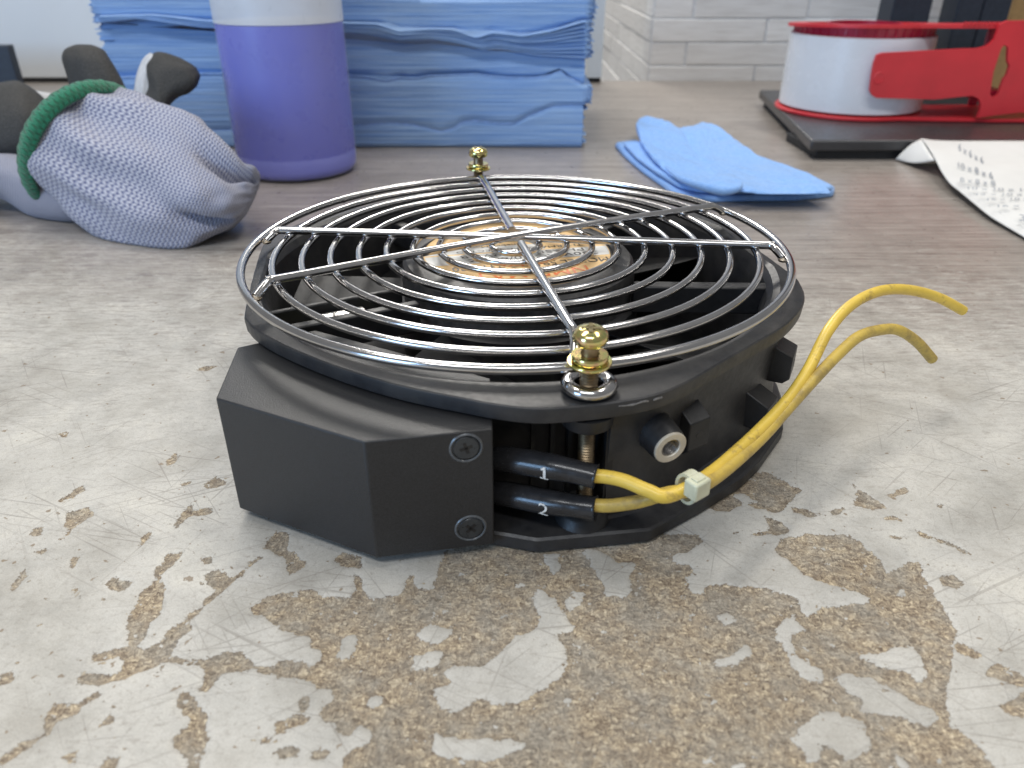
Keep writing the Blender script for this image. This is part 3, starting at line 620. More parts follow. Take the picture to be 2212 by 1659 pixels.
V_, F_ = obox_geo(hc+cu2*2.15+cdirn*.1, cdirn*1.3, ce*0.9, cu2*.25); mesh('cut_tail', V_, F_, tiem, tie, auto=25, bevel=0.15)

# ------------------------------------------------------------------ finger guard
GZ = 43.0; GC = Vector((0, -1.6, 0))
guard = thing('finger_guard', (0, -1.6, GZ-1), 'round chrome wire finger guard of ten rings resting on top of the black fan', 'fan guard')
RR = [78, 69.7, 61.7, 53.8, 45.8, 37.9, 30.2, 22.6, 15.2, 7.1]
tX = 0.0045
def gp(x, y, z): return Vector((x, y, z+x*tX))
for i, r_ in enumerate(RR):
    n = 180 if i < 4 else 112; ph = random.random()*6
    tube('ring', [gp(r_*math.cos(2*math.pi*k/n), -1.6+r_*math.sin(2*math.pi*k/n), GZ+0.12*math.sin(4*math.pi*k/n+ph)) for k in range(n)], 1.18 if i == 0 else 1.0, chrome, guard, 14, closed=True)
BZ = GZ+2.15
def bar(pts, r=1.2): return tube('bar', catmull(pts, 8), r, chrome, guard, 14)
A0 = onz(605, 497, BZ); A1 = onz(1662, 530, BZ); a0 = onz(576, 519, GZ); a1 = onz(1692, 558, GZ)
B0 = onz(590, 604, BZ); B1 = onz(1532, 446, BZ); b0_ = onz(553, 641, GZ); b1_ = onz(1562, 458, GZ)
bar([a0, a0.lerp(A0, .55)+Vector((0, 0, .5)), A0, A0.lerp(A1, .04), A0.lerp(A1, .5), A0.lerp(A1, .96), A1, a1.lerp(A1, .5)+Vector((0, 0, .5)), a1])
B_0 = B0.lerp(B1, .035); B_1 = B0.lerp(B1, .965); up = Vector((0, 0, 0.0))
bar([b0_, b0_.lerp(B0, .55)+Vector((0, 0, .6)), B0, B_0, B0.lerp(B1, .5)+Vector((0, 0, 0.9)), B_1, B1, b1_.lerp(B1, .5)+Vector((0, 0, .5)), b1_])
for q in (a0, a1, b0_, b1_):
    lathe('weld', q+Vector((0, 0, -.6)), [(0, -.6), (1.2, -.3), (1.5, .3), (1.0, 1.0), (0, 1.3)], weldm, guard, 12)
cN = onz(1126, 528, BZ); cF = onz(1106, 498, BZ)
N1 = onz(1238, 715, BZ); NE = onz(1258, 790, 41)
bar([cN+Vector((0, 0, .0)), cN.lerp(N1, .5), cN.lerp(N1, .9), N1+Vector((0.3, -1.2, -.3)), Vector((12.6, -72.6, 42.4)), Vector((13.2, -74.6, 39.9))], 1.3)
Fe = onz(1046, 392, BZ)
bar([cF, cF.lerp(Fe, .5), cF.lerp(Fe, .93), Vector((-13.0, 73.2, 44.0)), Vector((-13.6, 75.2, 40.0))], 1.3)
for q in (SC, SF):
    n = 40; tube('eyelet', [(q.x+4.5*math.cos(2*math.pi*k/n), q.y+4.5*math.sin(2*math.pi*k/n), 39.4) for k in range(n)], 1.6, chrome, guard, 14, closed=True, flat=0.9)
for i, r_ in enumerate(RR):              # weld spots where wires meet
    for an in (0.35, -0.42, 2.7, 3.7, 1.75, 4.9):
        if i > 7 or random.random() < 0.5: continue
    k = random.random()*6.28
    q = gp(r_*math.cos(k), -1.6+r_*math.sin(k), GZ); tg = Vector((-math.sin(k), math.cos(k), 0))
    tube('joint', [q-tg*.35, q+tg*.35], (1.28 if i == 0 else 1.1), chrome, guard, 12)

# ------------------------------------------------------------------ long screws
def make_screw(nm, base, top, head_z, label):
    o = thing(nm, (base.x, base.y, base.z), label, 'screw', 'long brass coloured screws through the fan flange')
    ax = (top-base).normalized(); L = (top-base).length
    def at(h): return base+ax*h
    prof = []; z_ = 0.0
    k = 0
    while z_ < L-3: prof.append((1.95 if k % 2 else 1.62, z_)); z_ += 0.36; k += 1
    prof.append((1.85, L-2.9)); prof.append((1.85, L))
    lathe('shank', base, [(0, -.4), (1.2, -.3)]+prof, shankm, o, 24, axis=ax, auto=60)
    hd_ = lathe('pan_head', top, [(1.9, -.2), (3.3, -.1), (3.62, .5), (3.7, 1.2), (3.55, 2.0), (3.0, 2.65), (2.0, 3.05), (1.25, 3.15), (0.9, 2.2), (0, 1.7)], zincp, o, 48, axis=ax, auto=50)
    M = ax.to_track_quat('Z', 'Y').to_matrix()
    for a_k in (.4, .4+math.pi/2):
        dd = M @ Vector((math.cos(a_k), math.sin(a_k), 0)); ee = ax.cross(dd)
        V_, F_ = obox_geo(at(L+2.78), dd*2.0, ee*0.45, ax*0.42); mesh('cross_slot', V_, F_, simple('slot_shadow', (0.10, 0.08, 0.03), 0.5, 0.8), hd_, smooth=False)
    lathe('spring_washer', at(L-4.2), [(2.0, 0), (3.75, 0), (3.85, .2), (3.85, 1.2), (3.7, 1.4), (2.0, 1.4)], zincp, o, 40, axis=(ax+Vector((.03, .02, 0))).normalized(), closed=True, auto=50)
    lathe('flat_washer', at(L-5.0), [(2.0, 0), (4.55, 0), (4.65, .15), (4.65, .55), (4.55, .7), (2.0, .7)], zincp, o, 40, axis=ax, closed=True, auto=50)
    return o
htop = ony(1276, 722, -80.3)
make_screw('machine_screw', Vector((15.8, -78.6, 3)), htop-Vector((0, 0, 1.6)), 0, 'nearer brass coloured screw with two washers standing in the front eyelet of the guard')
ftop = ony(1033, 333, 78.5)
make_screw('machine_screw', Vector((-14.6, 79.8, 3)), ftop-Vector((0, 0, 0.6)), 0, 'farther brass coloured screw standing behind the guard in front of the blue cloth pile')

# ------------------------------------------------------------------ bottle
PW = simple('milky_plastic', (0.80, 0.82, 0.84), 0.32, var=0.04, nscale=0.05)
nt_ = PW.node_tree; pb = nt_.nodes['Principled BSDF']; tr = nt_.nodes.new('ShaderNodeBsdfTransparent'); mx = nt_.nodes.new('ShaderNodeMixShader')
mx.inputs[0].default_value = 0.22; nt_.links.new(tr.outputs[0], mx.inputs[1]); nt_.links.new(pb.outputs[0], mx.inputs[2]); nt_.links.new(mx.outputs[0], nt_.nodes['Material Output'].inputs[0])
liq = simple('purple_liquid', (0.06, 0.078, 0.66), 0.3, var=0.05, nscale=0.02)
bc = (-134.5, 266.0, 0)
bot = thing('plastic_bottle', bc, 'translucent plastic bottle half full of purple liquid standing before the blue cloths', 'bottle')
PW2 = PW.copy(); PW2.node_tree.nodes['Mix Shader'].inputs[0].default_value = 0.62
lathe('bottle_wall', bc, [(0, 1.0), (28, 1.0), (31, 0.3), (34, 1.2), (35.8, 3.4), (36.3, 6), (36.3, 12.2), (35.9, 12.9), (35.9, 13.6), (36.3, 14.3), (36.2, 60), (36.15, 84.6), (35.7, 84.7)], PW, bot, 96, auto=50)
lathe('upper_wall', bc, [(35.9, 84.8), (36.15, 84.9), (36.0, 120), (35.4, 150), (30, 163), (18, 171), (13, 175), (13, 190), (12, 190), (12, 175), (17, 170)], PW2, bot, 96, auto=50)
lathe('liquid', bc, [(0, 1.6), (28, 1.6), (31, 0.9), (33.6, 1.8), (35.2, 3.8), (35.6, 6), (35.6, 12), (35.4, 13.2), (35.7, 15), (35.6, 60), (35.5, 84.3), (35.0, 84.6), (0, 84.6)], liq, bot, 80, auto=50)

# ------------------------------------------------------------------ blue cloth pile
def clothmat(name, c0, c1, sc_=1.0, streak=True):
    m, nt, p = new_mat(name); v = mmcoord(nt)
    a = noisen(nt, mapping(nt, v, (0.02, 0.05, 0.5) if streak else (0.05, 0.05, 0.05)), 1.0, 5, 0.6)
    fz = noisen(nt, v, 1.6, 3, 0.7)
    f = mathn(nt, 'ADD', mathn(nt, 'MULTIPLY', a, 0.75), mathn(nt, 'MULTIPLY', fz, 0.25))
    nt.links.new(ramp(nt, f, [(0.35, c0), (0.62, c1)]), p.inputs['Base Color']); p.inputs['Roughness'].default_value = 0.9
    p.inputs['Sheen Weight'].default_value = 0.25
    bump(nt, p, mathn(nt, 'ADD', fz, noisen(nt, mapping(nt, v, (0.05, 0.05, 1.5)), 1.0, 3)), 0.25, 0.7); return m
blue = clothmat('blue_cloth', (0.18, 0.33, 0.64), (0.33, 0.49, 0.74))
YF = 326.0
def bline(pts):                              # measured seam heights: image (x,y) -> (world x, z)
    q = [ony(a, b, YF) for a, b in pts]; return np.array([k.x for k in q]), np.array([k.z for k in q])
def c7(*p): return [(667+.329*a, .329*b) for a, b in p]
seams = [None,
 bline([(230, 290), (500, 282)]+c7((280,825),(530,810),(650,820),(780,845),(860,868),(950,845),(1000,810),(1080,795),(1250,815),(1350,815),(1450,760),(1600,700),(1730,690),(1800,690))),
 bline([(200, 170), (440, 158)]+c7((240,490),(370,500),(500,530),(600,505),(680,515),(800,495),(950,490),(1100,485),(1250,505),(1400,510),(1550,505),(1650,465),(1720,520),(1800,560))),
 bline([(200, 52), (300, 40), (440, 60)]+c7((190,200),(400,230),(600,270),(800,255),(1000,290),(1150,330),(1250,318),(1300,325),(1500,365),(1790,385),(1850,390))),
 bline([(200, 36), (330, 32), (440, 44)]+c7((190,150),(450,150),(600,200),(800,190),(950,190),(1100,240),(1200,205),(1400,230),(1600,190),(1800,130))),
 None]
XL, XR = -269.0, 47.5
seam_x = lambda i, x: 0.0 if i == 0 else (96.0+1.5*math.sin(x*.03)-1.5*(x > -60) if i == 5 else float(np.interp(x, *seams[i])))
labs = ['bottom bundle of the blue cloth pile, resting on the table behind the bottle', 'second bundle from the bottom of the blue cloth pile, frayed at its right end',
        'broad middle bundle of the blue cloth pile, below the sagging loose leaves', 'thin band of sagging loose leaves in the upper part of the blue cloth pile', 'top bundle of the blue cloth pile, against the white board']
inset = [2.0, 0.0, 3.5, -1.5, 0.5]
for b in range(5):
    xs_ = np.linspace(0, 1, 150); 
    per = []
    for q in xs_: per.append(('f', XL+(XR-XL)*q, YF))
    for q in np.linspace(0, 1, 40)[1:]: per.append(('r', XR, YF+150*q))
    for q in np.linspace(0, 1, 20)[1:]: per.append(('b', XR+(XL-XR)*q, YF+150))
    for q in np.linspace(0, 1, 40)[1:-1]: per.append(('l', XL, YF+150*(1-q)))
    hz = [15, 26, 32, 14, 22][b]; nrow = int(hz*3.2)
    V = []; F = []; UV = []; np_ = len(per); shr = [0, 3.0, -2.5, 2.5, 4.0][b]
    for j in range(nrow+1):
        f = j/nrow
        for (sd, x, y) in per:
            x_ = x+(shr if sd == 'r' else 0)
            z0 = seam_x(b, x); z1 = max(seam_x(b+1, x), z0+0.6); z_ = z0+(z1-z0)*f
            leaf = noise.noise(Vector((x*.012, y*.02, z_*1.1+b*9)))*0.9 + 0.42*math.sin(z_*5.2+2.2*noise.noise(Vector((x*.02, y*.02, b))))*(0.35+abs(noise.noise(Vector((x*.018, y*.02, z_*.3+5)))))
            rnd = 2.6*(1-min(1, f*5))**2+(2.0 if b != 3 else 1.0)*(1-min(1, (1-f)*6))**2
            big = 1.6*noise.noise(Vector((x*.010, z_*.05, b*3.3)))
            off = inset[b]+rnd-leaf*(1.3 if b == 3 else 0.42)-big
            if sd == 'f': pos = (x_ + (-off*.3 if False else 0), y+off, z_)
            elif sd == 'r': 
                jag = 2.6*noise.noise(Vector((b, y*.04, z_*.8)))+1.4*noise.noise(Vector((b*5, y*.2, z_*2.5)))
                pos = (x_-off*.4+jag+(0 if b != 1 else 2.5*math.sin(f*3)), y, z_)
            elif sd == 'l':
                jag = 5.0*noise.noise(Vector((b+9, y*.04, z_*.35)))+3.0*noise.noise(Vector((b*5+3, y*.2, z_*1.8)))
                pos = (x_+off*.4+jag-2, y, z_)
            else: pos = (x_, y, z_)
            V.append(pos)
        if j:
            o = (j-1)*np_
            for k in range(np_):
                l = (k+1) % np_; F.append((o+k, o+l, o+np_+l, o+np_+k))
    F.append(tuple(nrow*np_+k for k in range(np_))); F.append(tuple(range(np_))[::-1])
    bo = thing('blue_cloth_bundle', (-110, 400, [0, 15, 42, 74, 80][b]), labs[b], 'cloth bundle', 'bundles of the blue cloth pile')
    mesh('folded_leaves', V, F, blue, bo, auto=70)
    # thin hem lip on the upper edge of the fold, and loose leaves at the ends
    if b in (0, 1, 2):
        P = []
        for q in np.linspace(0, 1, 140):
            x = XL+3+(XR-XL-6)*q; P.append(Vector((x, YF+inset[b]+.9-1.6*noise.noise(Vector((x*.010, 3, b*3.3)))+.4*noise.noise(Vector((x*.1, b, 0))), seam_x(b+1, x)-0.25)))
        tube('fold_lip', P, [0.45+0.25*abs(noise.noise(Vector((k*.2, b, 1)))) for k in range(len(P))], simple('pale_blue_edge', (0.30, 0.46, 0.78), 0.9, var=.15), bo, 6)
    nl = [5, 10, 5, 12, 10][b]
    for k in range(nl):                     # single leaves sticking out at the right and left end
        for side in ((1, -1) if b != 0 else (1,)):
            xr = XR+shr if side > 0 else XL
            z_ = seam_x(b, xr)+ (seam_x(b+1, xr)-seam_x(b, xr))*(k+.6)/(nl+.2); V = []; F = []
            ext = random.uniform(1.5, 5.5)+(1.5 if side < 0 else 0); ya = YF+random.uniform(1.5, 5); n = 8; dr = random.uniform(-1.2, .8)
            for i in range(n):
                y_ = ya+i*9; e_ = ext*(0.6+0.4*noise.noise(Vector((i*.7, k, b))))
                for (dx, dz) in ((-7, 0), (e_*.5, 0), (e_, dr)):
                    V.append((xr+side*dx, y_, z_+dz+0.3*noise.noise(Vector((i, k, b)))))
            for i in range(n-1):
                for q in (0, 1): F.append((i*3+q, i*3+q+1, i*3+q+4, i*3+q+3))
            lo = mesh('leaf', V, F, blue, bo, auto=0); sm_ = lo.modifiers.new('thickness', 'SOLIDIFY'); sm_.thickness = 0.4*S
    if b == 3:
        for k in range(9):                  # separate sagging leaves in front
            P = []; ph = random.random()*9
            V = []; F = []; n = 110
            for i in range(n):
                q = i/(n-1); x = XL+4+(XR-XL-5)*q; z0 = seam_x(3, x); z1 = seam_x(4, x); z_ = z0+(z1-z0)*(k+.5)/9+0.5*noise.noise(Vector((x*.03, k, 2)))
                yy_ = YF+inset[3]-2.2-1.0*noise.noise(Vector((x*.02, k*.4, 7)))-.5*(k % 3)
                V += [(x, yy_, z_-.1), (x, yy_+6, z_+.5), (x, yy_+6, z_+1.0), (x, yy_, z_+.35)]
                if i:
                    o = (i-1)*4
                    for c_ in range(4): d_ = (c_+1) % 4; F.append((o+c_, o+d_, o+4+d_, o+4+c_))
            mesh('sagging_leaf', V, F, blue, bo, auto=70)

# ------------------------------------------------------------------ small folded cloth
def pillow_geo(bnd, cen, zb, H, edge=0.12, nz=1.0, seed=0, tilt=None, rings=26):
    B = []
    for i in range(len(bnd)):
        a_, b_ = bnd[i], bnd[(i+1) % len(bnd)]
        for k in range(8): q_ = Vector((a_.x, a_.y, 0)).lerp(Vector((b_.x, b_.y, 0)), k/8); B.append(q_)
    for _ in range(1): B = [(B[i-1]+B[i]*2+B[(i+1) % len(B)])/4 for i in range(len(B))]; n = len(B); V = []; F = []
    cen = Vector((cen.x, cen.y, 0))
    def top(r, p):
        prof = (1-min(1, max(0, (r-(1-edge))/edge))**2.2)**.5
        return zb+H*(.12+.88*prof)+nz*(fbm(p.x*.03, p.y*.03, seed)*1.0+.35*fbm(p.x*.12, p.y*.12, seed+5))*(0.25+.75*prof)+(tilt(p) if tilt else 0)
    for j in range(rings+1):
        r = j/rings; r = 1-(1-r)**1.6
        for k in range(n):
            p = cen.lerp(B[k], max(r, .004)); V.append((p.x, p.y, max(top(r, p), zb+.25)))
    for k in range(n):
        p = B[k]; V.append((cen.x+(p.x-cen.x)*.985, cen.y+(p.y-cen.y)*.985, zb))
    for j in range(rings+1):
        for k in range(n): l = (k+1) % n; F.append((j*n+k, j*n+l, (j+1)*n+l, (j+1)*n+k))
    F.append(tuple(range(n))[::-1]); F.append(tuple((rings+1)*n+k for k in range(n)))
    return V, F
m, nt, p = new_mat('light_blue_cloth'); v = mmcoord(nt); st = ramp(nt, noisen(nt, v, 0.035, 3), [(0.52, 0.0), (0.68, 0.5)])
base = ramp(nt, noisen(nt, v, 0.5, 4, .7), [(0.3, (0.20, 0.40, 0.80)), (0.7, (0.30, 0.51, 0.88))])
nt.links.new(mixc(nt, mathn(nt, 'MULTIPLY', st, 0.35), base, (0.33, 0.42, 0.52)), p.inputs['Base Color']); p.inputs['Roughness'].default_value = 0.92; p.inputs['Sheen Weight'].default_value = .2
bump(nt, p, noisen(nt, v, 1.2, 3, .7), .2, .6); lblue = m
fc = thing('folded_cloth', (120, 310, 0), 'light blue cloth folded into a flat pad, alone on the table beyond the fan', 'cloth')
low = [onz(a, b, 1.5) for a, b in ((1327,312),(1365,308),(1420,320),(1500,330),(1640,350),(1740,378),(1804,410),(1800,421),(1720,430),(1600,431),(1500,434),(1462,427),(1430,400),(1385,368),(1350,338))]
V_, F_ = pillow_geo(low, onz(1560, 385, 1.5), 0.3, 3.4, .035, .4, 1); mesh('lower_fold', V_, F_, lblue, fc, auto=0)
mid = [onz(a, b, 6) for a, b in ((1345,310),(1395,306),(1500,300),(1640,338),(1750,378),(1801,404),(1794,408),(1700,413),(1600,414),(1510,412),(1466,402),(1420,374),(1376,342))]
V_, F_ = pillow_geo(mid, onz(1560, 375, 6), 4.9, 2.4, .035, .5, 3); mesh('middle_fold', V_, F_, lblue, fc, auto=0)
tp = [onz(a, b, 13) for a, b in ((1373,268),(1380,256),(1400,253),(1435,262),(1468,271),(1492,268),(1515,263),(1538,265),(1580,288),(1640,322),(1700,352),(1760,378),(1800,398),(1794,401),(1720,402),(1640,402),(1590,395),(1545,390),(1500,384),(1456,368),(1416,336),(1388,302))]
def tl(p):
    z = 6.5*max(0, min(1, (p.y-260)/140))-1.0
    for (ax, ay), (bx, by), dpt in (((1468, 271), (1552, 396), 1.7), ((1390, 300), (1690, 402), 1.2), ((1600, 300), (1640, 402), 0.9)):
        a = onz(ax, ay, 12); b = onz(bx, by, 12); e = (b-a); d = abs((p.x-a.x)*e.y-(p.y-a.y)*e.x)/math.hypot(e.x, e.y); z -= dpt*math.exp(-d/2.2)
    return z
V_, F_ = pillow_geo(tp, onz(1540, 350, 10), 8.6, 1.8, .03, 2.0, 6, tl); mesh('top_fold', V_, F_, lblue, fc, auto=0)
P = catmull([onz(a, b, z_) for a, b, z_ in ((1425,352,8),(1470,385,10),(1520,402,11),(1560,412,10),(1592,408,11),(1600,398,12))], 8)
tube('crease_roll', P, [1.2+1.2*math.sin(math.pi*i/(len(P)-1)) for i in range(len(P))], lblue, fc, 10)

# ------------------------------------------------------------------ glove
def knitmat(name, lo, hi, su, sv):
    m, nt, p = new_mat(name); tc = nt.nodes.new('ShaderNodeTexCoord'); uv = tc.outputs['UV']
    vd = nt.nodes.new('ShaderNodeVectorMath'); vd.operation = 'ADD'; nt.links.new(uv, vd.inputs[0]); nt.links.new(mapping(nt, noisen(nt, uv, 5.0, 2, out=1), (0.016, 0.016, 0)), vd.inputs[1])
    s_ = nt.nodes.new('ShaderNodeSeparateXYZ'); nt.links.new(vd.outputs[0], s_.inputs[0])
    row = mathn(nt, 'MULTIPLY', s_.outputs['Y'], sv); colu = mathn(nt, 'MULTIPLY', s_.outputs['X'], su)
    # V-shaped stitches: rows offset by a zig-zag of the column
    zz = mathn(nt, 'ABSOLUTE', mathn(nt, 'SUBTRACT', mathn(nt, 'FRACT', colu), 0.5))
    r1 = mathn(nt, 'SINE', mathn(nt, 'MULTIPLY', mathn(nt, 'ADD', row, mathn(nt, 'MULTIPLY', zz, 0.9)), 6.2832))
    c1 = mathn(nt, 'COSINE', mathn(nt, 'MULTIPLY', colu, 12.566))
    h = mathn(nt, 'ADD', mathn(nt, 'MULTIPLY', r1, 0.6), mathn(nt, 'MULTIPLY', c1, -0.35))
    f = mathn(nt, 'MULTIPLY_ADD', h, 0.4, 0.5, clamp=True)
    fz = noisen(nt, mapping(nt, uv, (200, 200, 1)), 1.0, 3, .7)
    f2 = mathn(nt, 'ADD', f, mathn(nt, 'MULTIPLY_ADD', fz, 0.5, -0.25), clamp=True)
    nt.links.new(ramp(nt, f2, [(0.12, lo), (0.46, tuple(.45*a+.55*b for a, b in zip(lo, hi))), (0.75, hi)]), p.inputs['Base Color'])
    p.inputs['Roughness'].default_value = 0.95; p.inputs['Sheen Weight'].default_value = .3
    bump(nt, p, f2, 0.7, 1.0); return m
knit = knitmat('grey_blue_knit', (0.085, 0.10, 0.21), (0.50, 0.505, 0.58), 80, 74)
greenm = knitmat('green_ribbed_hem', (0.004, 0.07, 0.03), (0.012, 0.22, 0.115), 75, 4)
whitek = simple('white_knit', (0.55, 0.55, 0.56), 0.9, var=.1, bmp=.4, bscale=1.2)
rubber = simple('grey_rubber', (0.052, 0.050, 0.047), 0.66, var=0.45, nscale=1.6, bmp=0.5, bscale=1.3)
rubber.node_tree.nodes['Principled BSDF'].inputs['Specular IOR Level'].default_value = .35
def vloft(stations, n=72, m_=10, fold=None, zmin=0.4, cap=True):
    """stations: (top pixel, bottom pixel, depth, thickness, lean) -> closed tube of ellipses standing at that distance"""
    keys = []
    for (tx0, ty0), (bx0, by0), dep, th, lean in stations: keys.append(((tx0, ty0, bx0), (by0, dep, th), (lean, 0, 0)))
    A = catmull([k[0] for k in keys], m_); B_ = catmull([k[1] for k in keys], m_); D_ = catmull([k[2] for k in keys], m_)
    V = []; F = []; UV = []; ns = len(A)
    for i in range(ns):
        T = ond(A[i].x, A[i].y, B_[i].y); Bt = ond(A[i].z, B_[i].x, B_[i].y); c = (T+Bt)/2; h = (T-Bt)/2
        view = (c-CAM).normalized(); hd = h.normalized(); side = hd.cross(view).normalized()   # towards image right
        dv = -view*B_[i].z + side*D_[i].x*1.0
        for k in range(n+1):
            q = 2*math.pi*k/n; ca, sa = math.cos(q), math.sin(q)
            p = c+h*ca+dv*sa
            if fold:
                rdv = (h*ca+dv*sa); L = rdv.length or 1; p = p+rdv/L*fold(i/(ns-1), q)
            if p.z < zmin: p.z = zmin+0.02*k/n
            V.append(p); UV.append((k/n, i/(ns-1)))
    for i in range(ns-1):
        for k in range(n): F.append((i*(n+1)+k, i*(n+1)+k+1, (i+1)*(n+1)+k+1, (i+1)*(n+1)+k))
    if cap:
        for i in (0, ns-1):
            c = sum((Vector(V[i*(n+1)+k]) for k in range(n)), Vector())/n; V.append(c); UV.append((0.5, 0 if i == 0 else 1)); j = len(V)-1
            for k in range(n): F.append((i*(n+1)+k, i*(n+1)+k+1, j) if i else (i*(n+1)+k+1, i*(n+1)+k, j))
    return V, F, UV
glove = thing('work_glove', (-200, 165, 0), 'crumpled grey and blue knitted work gloves with green hem and dark rubber fingers', 'gloves')
def gauss(x, s): return math.exp(-(x/s)**2)
def cf_(t, q):      # folds of the cuff; q = pi/2 faces the viewer
    qd = (q % (2*math.pi))
    f = 3.4*noise.noise(Vector((t*4, math.cos(q)*1.8, math.sin(q)*1.8)))+1.3*noise.noise(Vector((t*11, math.cos(q)*4, math.sin(q)*4)))
    f += -9.0*gauss(qd-(1.2-0.6*t), .11)*gauss(t-.60, .19)                # upper crease running to the right
    f += 3.2*gauss(qd-(0.72-.3*t), .22)*gauss(t-.6, .35)
    f += -12*gauss(qd-(2.05+.9*(t-.45)*2), .13)*gauss(t-.52, .15)          # lower dimple
    f += 6.0*gauss(qd-1.65, .30)*gauss(t-.50, .22)
    f += 3.5*gauss(qd-2.7, .28)*gauss(t-.36, .20)
    f += -3.0*gauss(qd-1.35, .3)*gauss(t-.22, .12)
    f += 1.8*math.sin(9*qd+7*t+3*noise.noise(Vector((t*5, q, 2))))*gauss(t-.12, .16)
    f += 2.4*noise.noise(Vector((t*7+3, math.cos(q)*3.2+t*2, math.sin(q)*3.2)))
    return f*min(1, max(0, (1-t)/.22))**.8
cuff_st = [((285,213),(108,446),392,27,24),((312,217),(142,465),388,28,17),((366,230),(196,494),380,29,9),((405,243),(262,527),374,30,3),((438,270),(328,541),370,30,0),((478,312),(398,535),367,28,0),((513,348),(452,514),366,24,0),((538,366),(496,494),367,21,0),((552,379),(524,470),368,18,0),((559,388),(540,448),368,13,0),((561,396),(552,424),368,6,0),((560,404),(557,410),368,1.5,0)]
V_, F_, UV_ = vloft(cuff_st, 96, 12, cf_); mesh('cuff', V_, F_, knit, glove, auto=0, uvs=UV_)
# hem: thick ribbed roll round the opening
n = 96; st0 = cuff_st[0]; T = ond(*st0[0], st0[2]); Bt = ond(*st0[1], st0[2]); c = (T+Bt)/2; h = (T-Bt)/2; view = (c-CAM).normalized(); side = h.normalized().cross(view).normalized()
dv = -view*st0[3]+side*st0[4]; V = []; F = []; UV = []; mseg = 16
axn = h.cross(dv).normalized()
for k in range(n+1):
    q = 2*math.pi*k/n; ctr = c+h*math.cos(q)*1.0+dv*math.sin(q)*1.0; rd = (h*math.cos(q)+dv*math.sin(q)).normalized()
    for j in range(mseg+1):
        a = 2*math.pi*j/mseg; rib = 0.35*math.cos(q*60); pp = ctr+rd*(2.6*math.cos(a)+(rib if math.cos(a) > 0 else 0))+axn*5.0*math.sin(a)
        if pp.z < .4: pp.z = .4
        V.append(pp); UV.append((k/n, j/mseg))
for k in range(n):
    for j in range(mseg): F.append((k*(mseg+1)+j, (k+1)*(mseg+1)+j, (k+1)*(mseg+1)+j+1, k*(mseg+1)+j+1))
mesh('hem', V, F, greenm, glove, auto=0, uvs=UV)
rf = lambda t, q: 0.8*noise.noise(Vector((t*3, math.cos(q)*2, math.sin(q)*2)))
def lump(nm, st, mat, n=48, label=None):
    V_, F_, UV_ = vloft(st, n, 8, rf); o = mesh(nm, V_, F_, mat, glove, auto=0, uvs=UV_)
    if label: o['label'] = label
    return o
# upright finger (stations run from root to tip; left point / right point)
lump('finger', [((120,300),(300,290),432,14,0),((140,240),(286,232),432,14,0),((150,196),(272,190),430,13,0),((142,155),(252,152),428,12.5,0),((134,125),(238,128),427,12,0),((140,106),(224,108),427,10,0),((160,97),(202,98),427,6,0),((172,95.5),(190,96),427,2,0)], rubber, label='upright dark rubber finger')
lump('finger', [((300,215),(352,270),428,12,0),((318,185),(362,238),428,12,0),((312,140),(383,212),428,12,0),((338,113),(408,201),428,11.5,0),((380,121),(424,188),428,10,0),((408,134),(430,174),428,7,0),((424,146),(433,162),428,3,0)], rubber, label='thumb curling to the right with pale knitted back')
lump('finger_back', [((282,235),(330,240),431,9,0),((288,200),(330,210),431,10,0),((296,160),(335,170),431,10.5,0),((310,124),(350,140),431,10,0),((325,114),(350,124),431,6,0)], whitek)
lump('palm', [((-130,215),(-130,400),425,26,0),((-60,188),(-60,378),422,27,0),((0,178),(-5,352),418,26,0),((40,176),(42,345),416,24,0),((80,198),(66,338),416,20,0),((112,228),(90,330),416,15,0),((134,246),(112,310),416,8,0)], rubber)
lump('knitted_back', [((60,190),(60,250),446,8,0),((90,198),(88,260),444,8,0),((125,206),(120,262),443,8,0),((160,212),(150,262),443,6,0)], whitek)
lump('lower_knit', [((-160,350),(-160,440),415,30,0),((-60,336),(-60,432),412,31,0),((0,330),(0,428),408,32,0),((60,340),(70,470),404,32,0),((120,370),(135,484),400,30,0),((170,400),(172,482),398,26,0),((215,430),(215,476),396,16,0)], knit, 64)

# ------------------------------------------------------------------ black tray and what stands on it
blackm = simple('black_steel', (0.045, 0.043, 0.044), 0.33, var=.15, nscale=.1, bmp=.04, bscale=2)
darkm = simple('dark_underside', (0.012, 0.012, 0.013), 0.6)
bluem = simple('blue_black_coating', (0.022, 0.030, 0.045), 0.5, var=.2)
tray = thing('equipment_stand', (310, 400, 0), 'flat black metal stand with dark posts, beneath the red tape dispenser', 'stand')
TB = [onz(1641, 194, 13), onz(1753, 303, 13)]
prism('base_top', [(TB[0].x, TB[0].y), (TB[1].x, TB[1].y), (480, TB[1].y+1), (480, TB[0].y)], 6.0, 13, blackm, tray, bevel=1.2)
prism('foot', [(TB[1].x+6, TB[1].y+4), (470, TB[1].y+4), (470, TB[1].y+60), (TB[1].x+4, TB[1].y+60)], .2, 6.0, darkm, tray, bevel=.6)
prism('foot', [(TB[0].x+6, TB[0].y-60), (470, TB[0].y-60), (470, TB[0].y-4), (TB[0].x+4, TB[0].y-4)], .2, 6.0, darkm, tray, bevel=.6)
for (pa, pb_) in ((1928, 2012), (2068, 2122)):
    a = ony(pa, 20, 492); b = ony(pb_, 20, 492); prism('post', [(a.x, 492), (b.x, 492), (b.x, 520), (a.x, 520)], 13, 330, bluem, tray, bevel=1.0)
a = ony(2123, 20, 494); b = ony(2183, 20, 494); prism('post', [(a.x, 494), (b.x, 494), (b.x, 520), (a.x, 520)], 13, 330, bluem, tray, bevel=1.0)
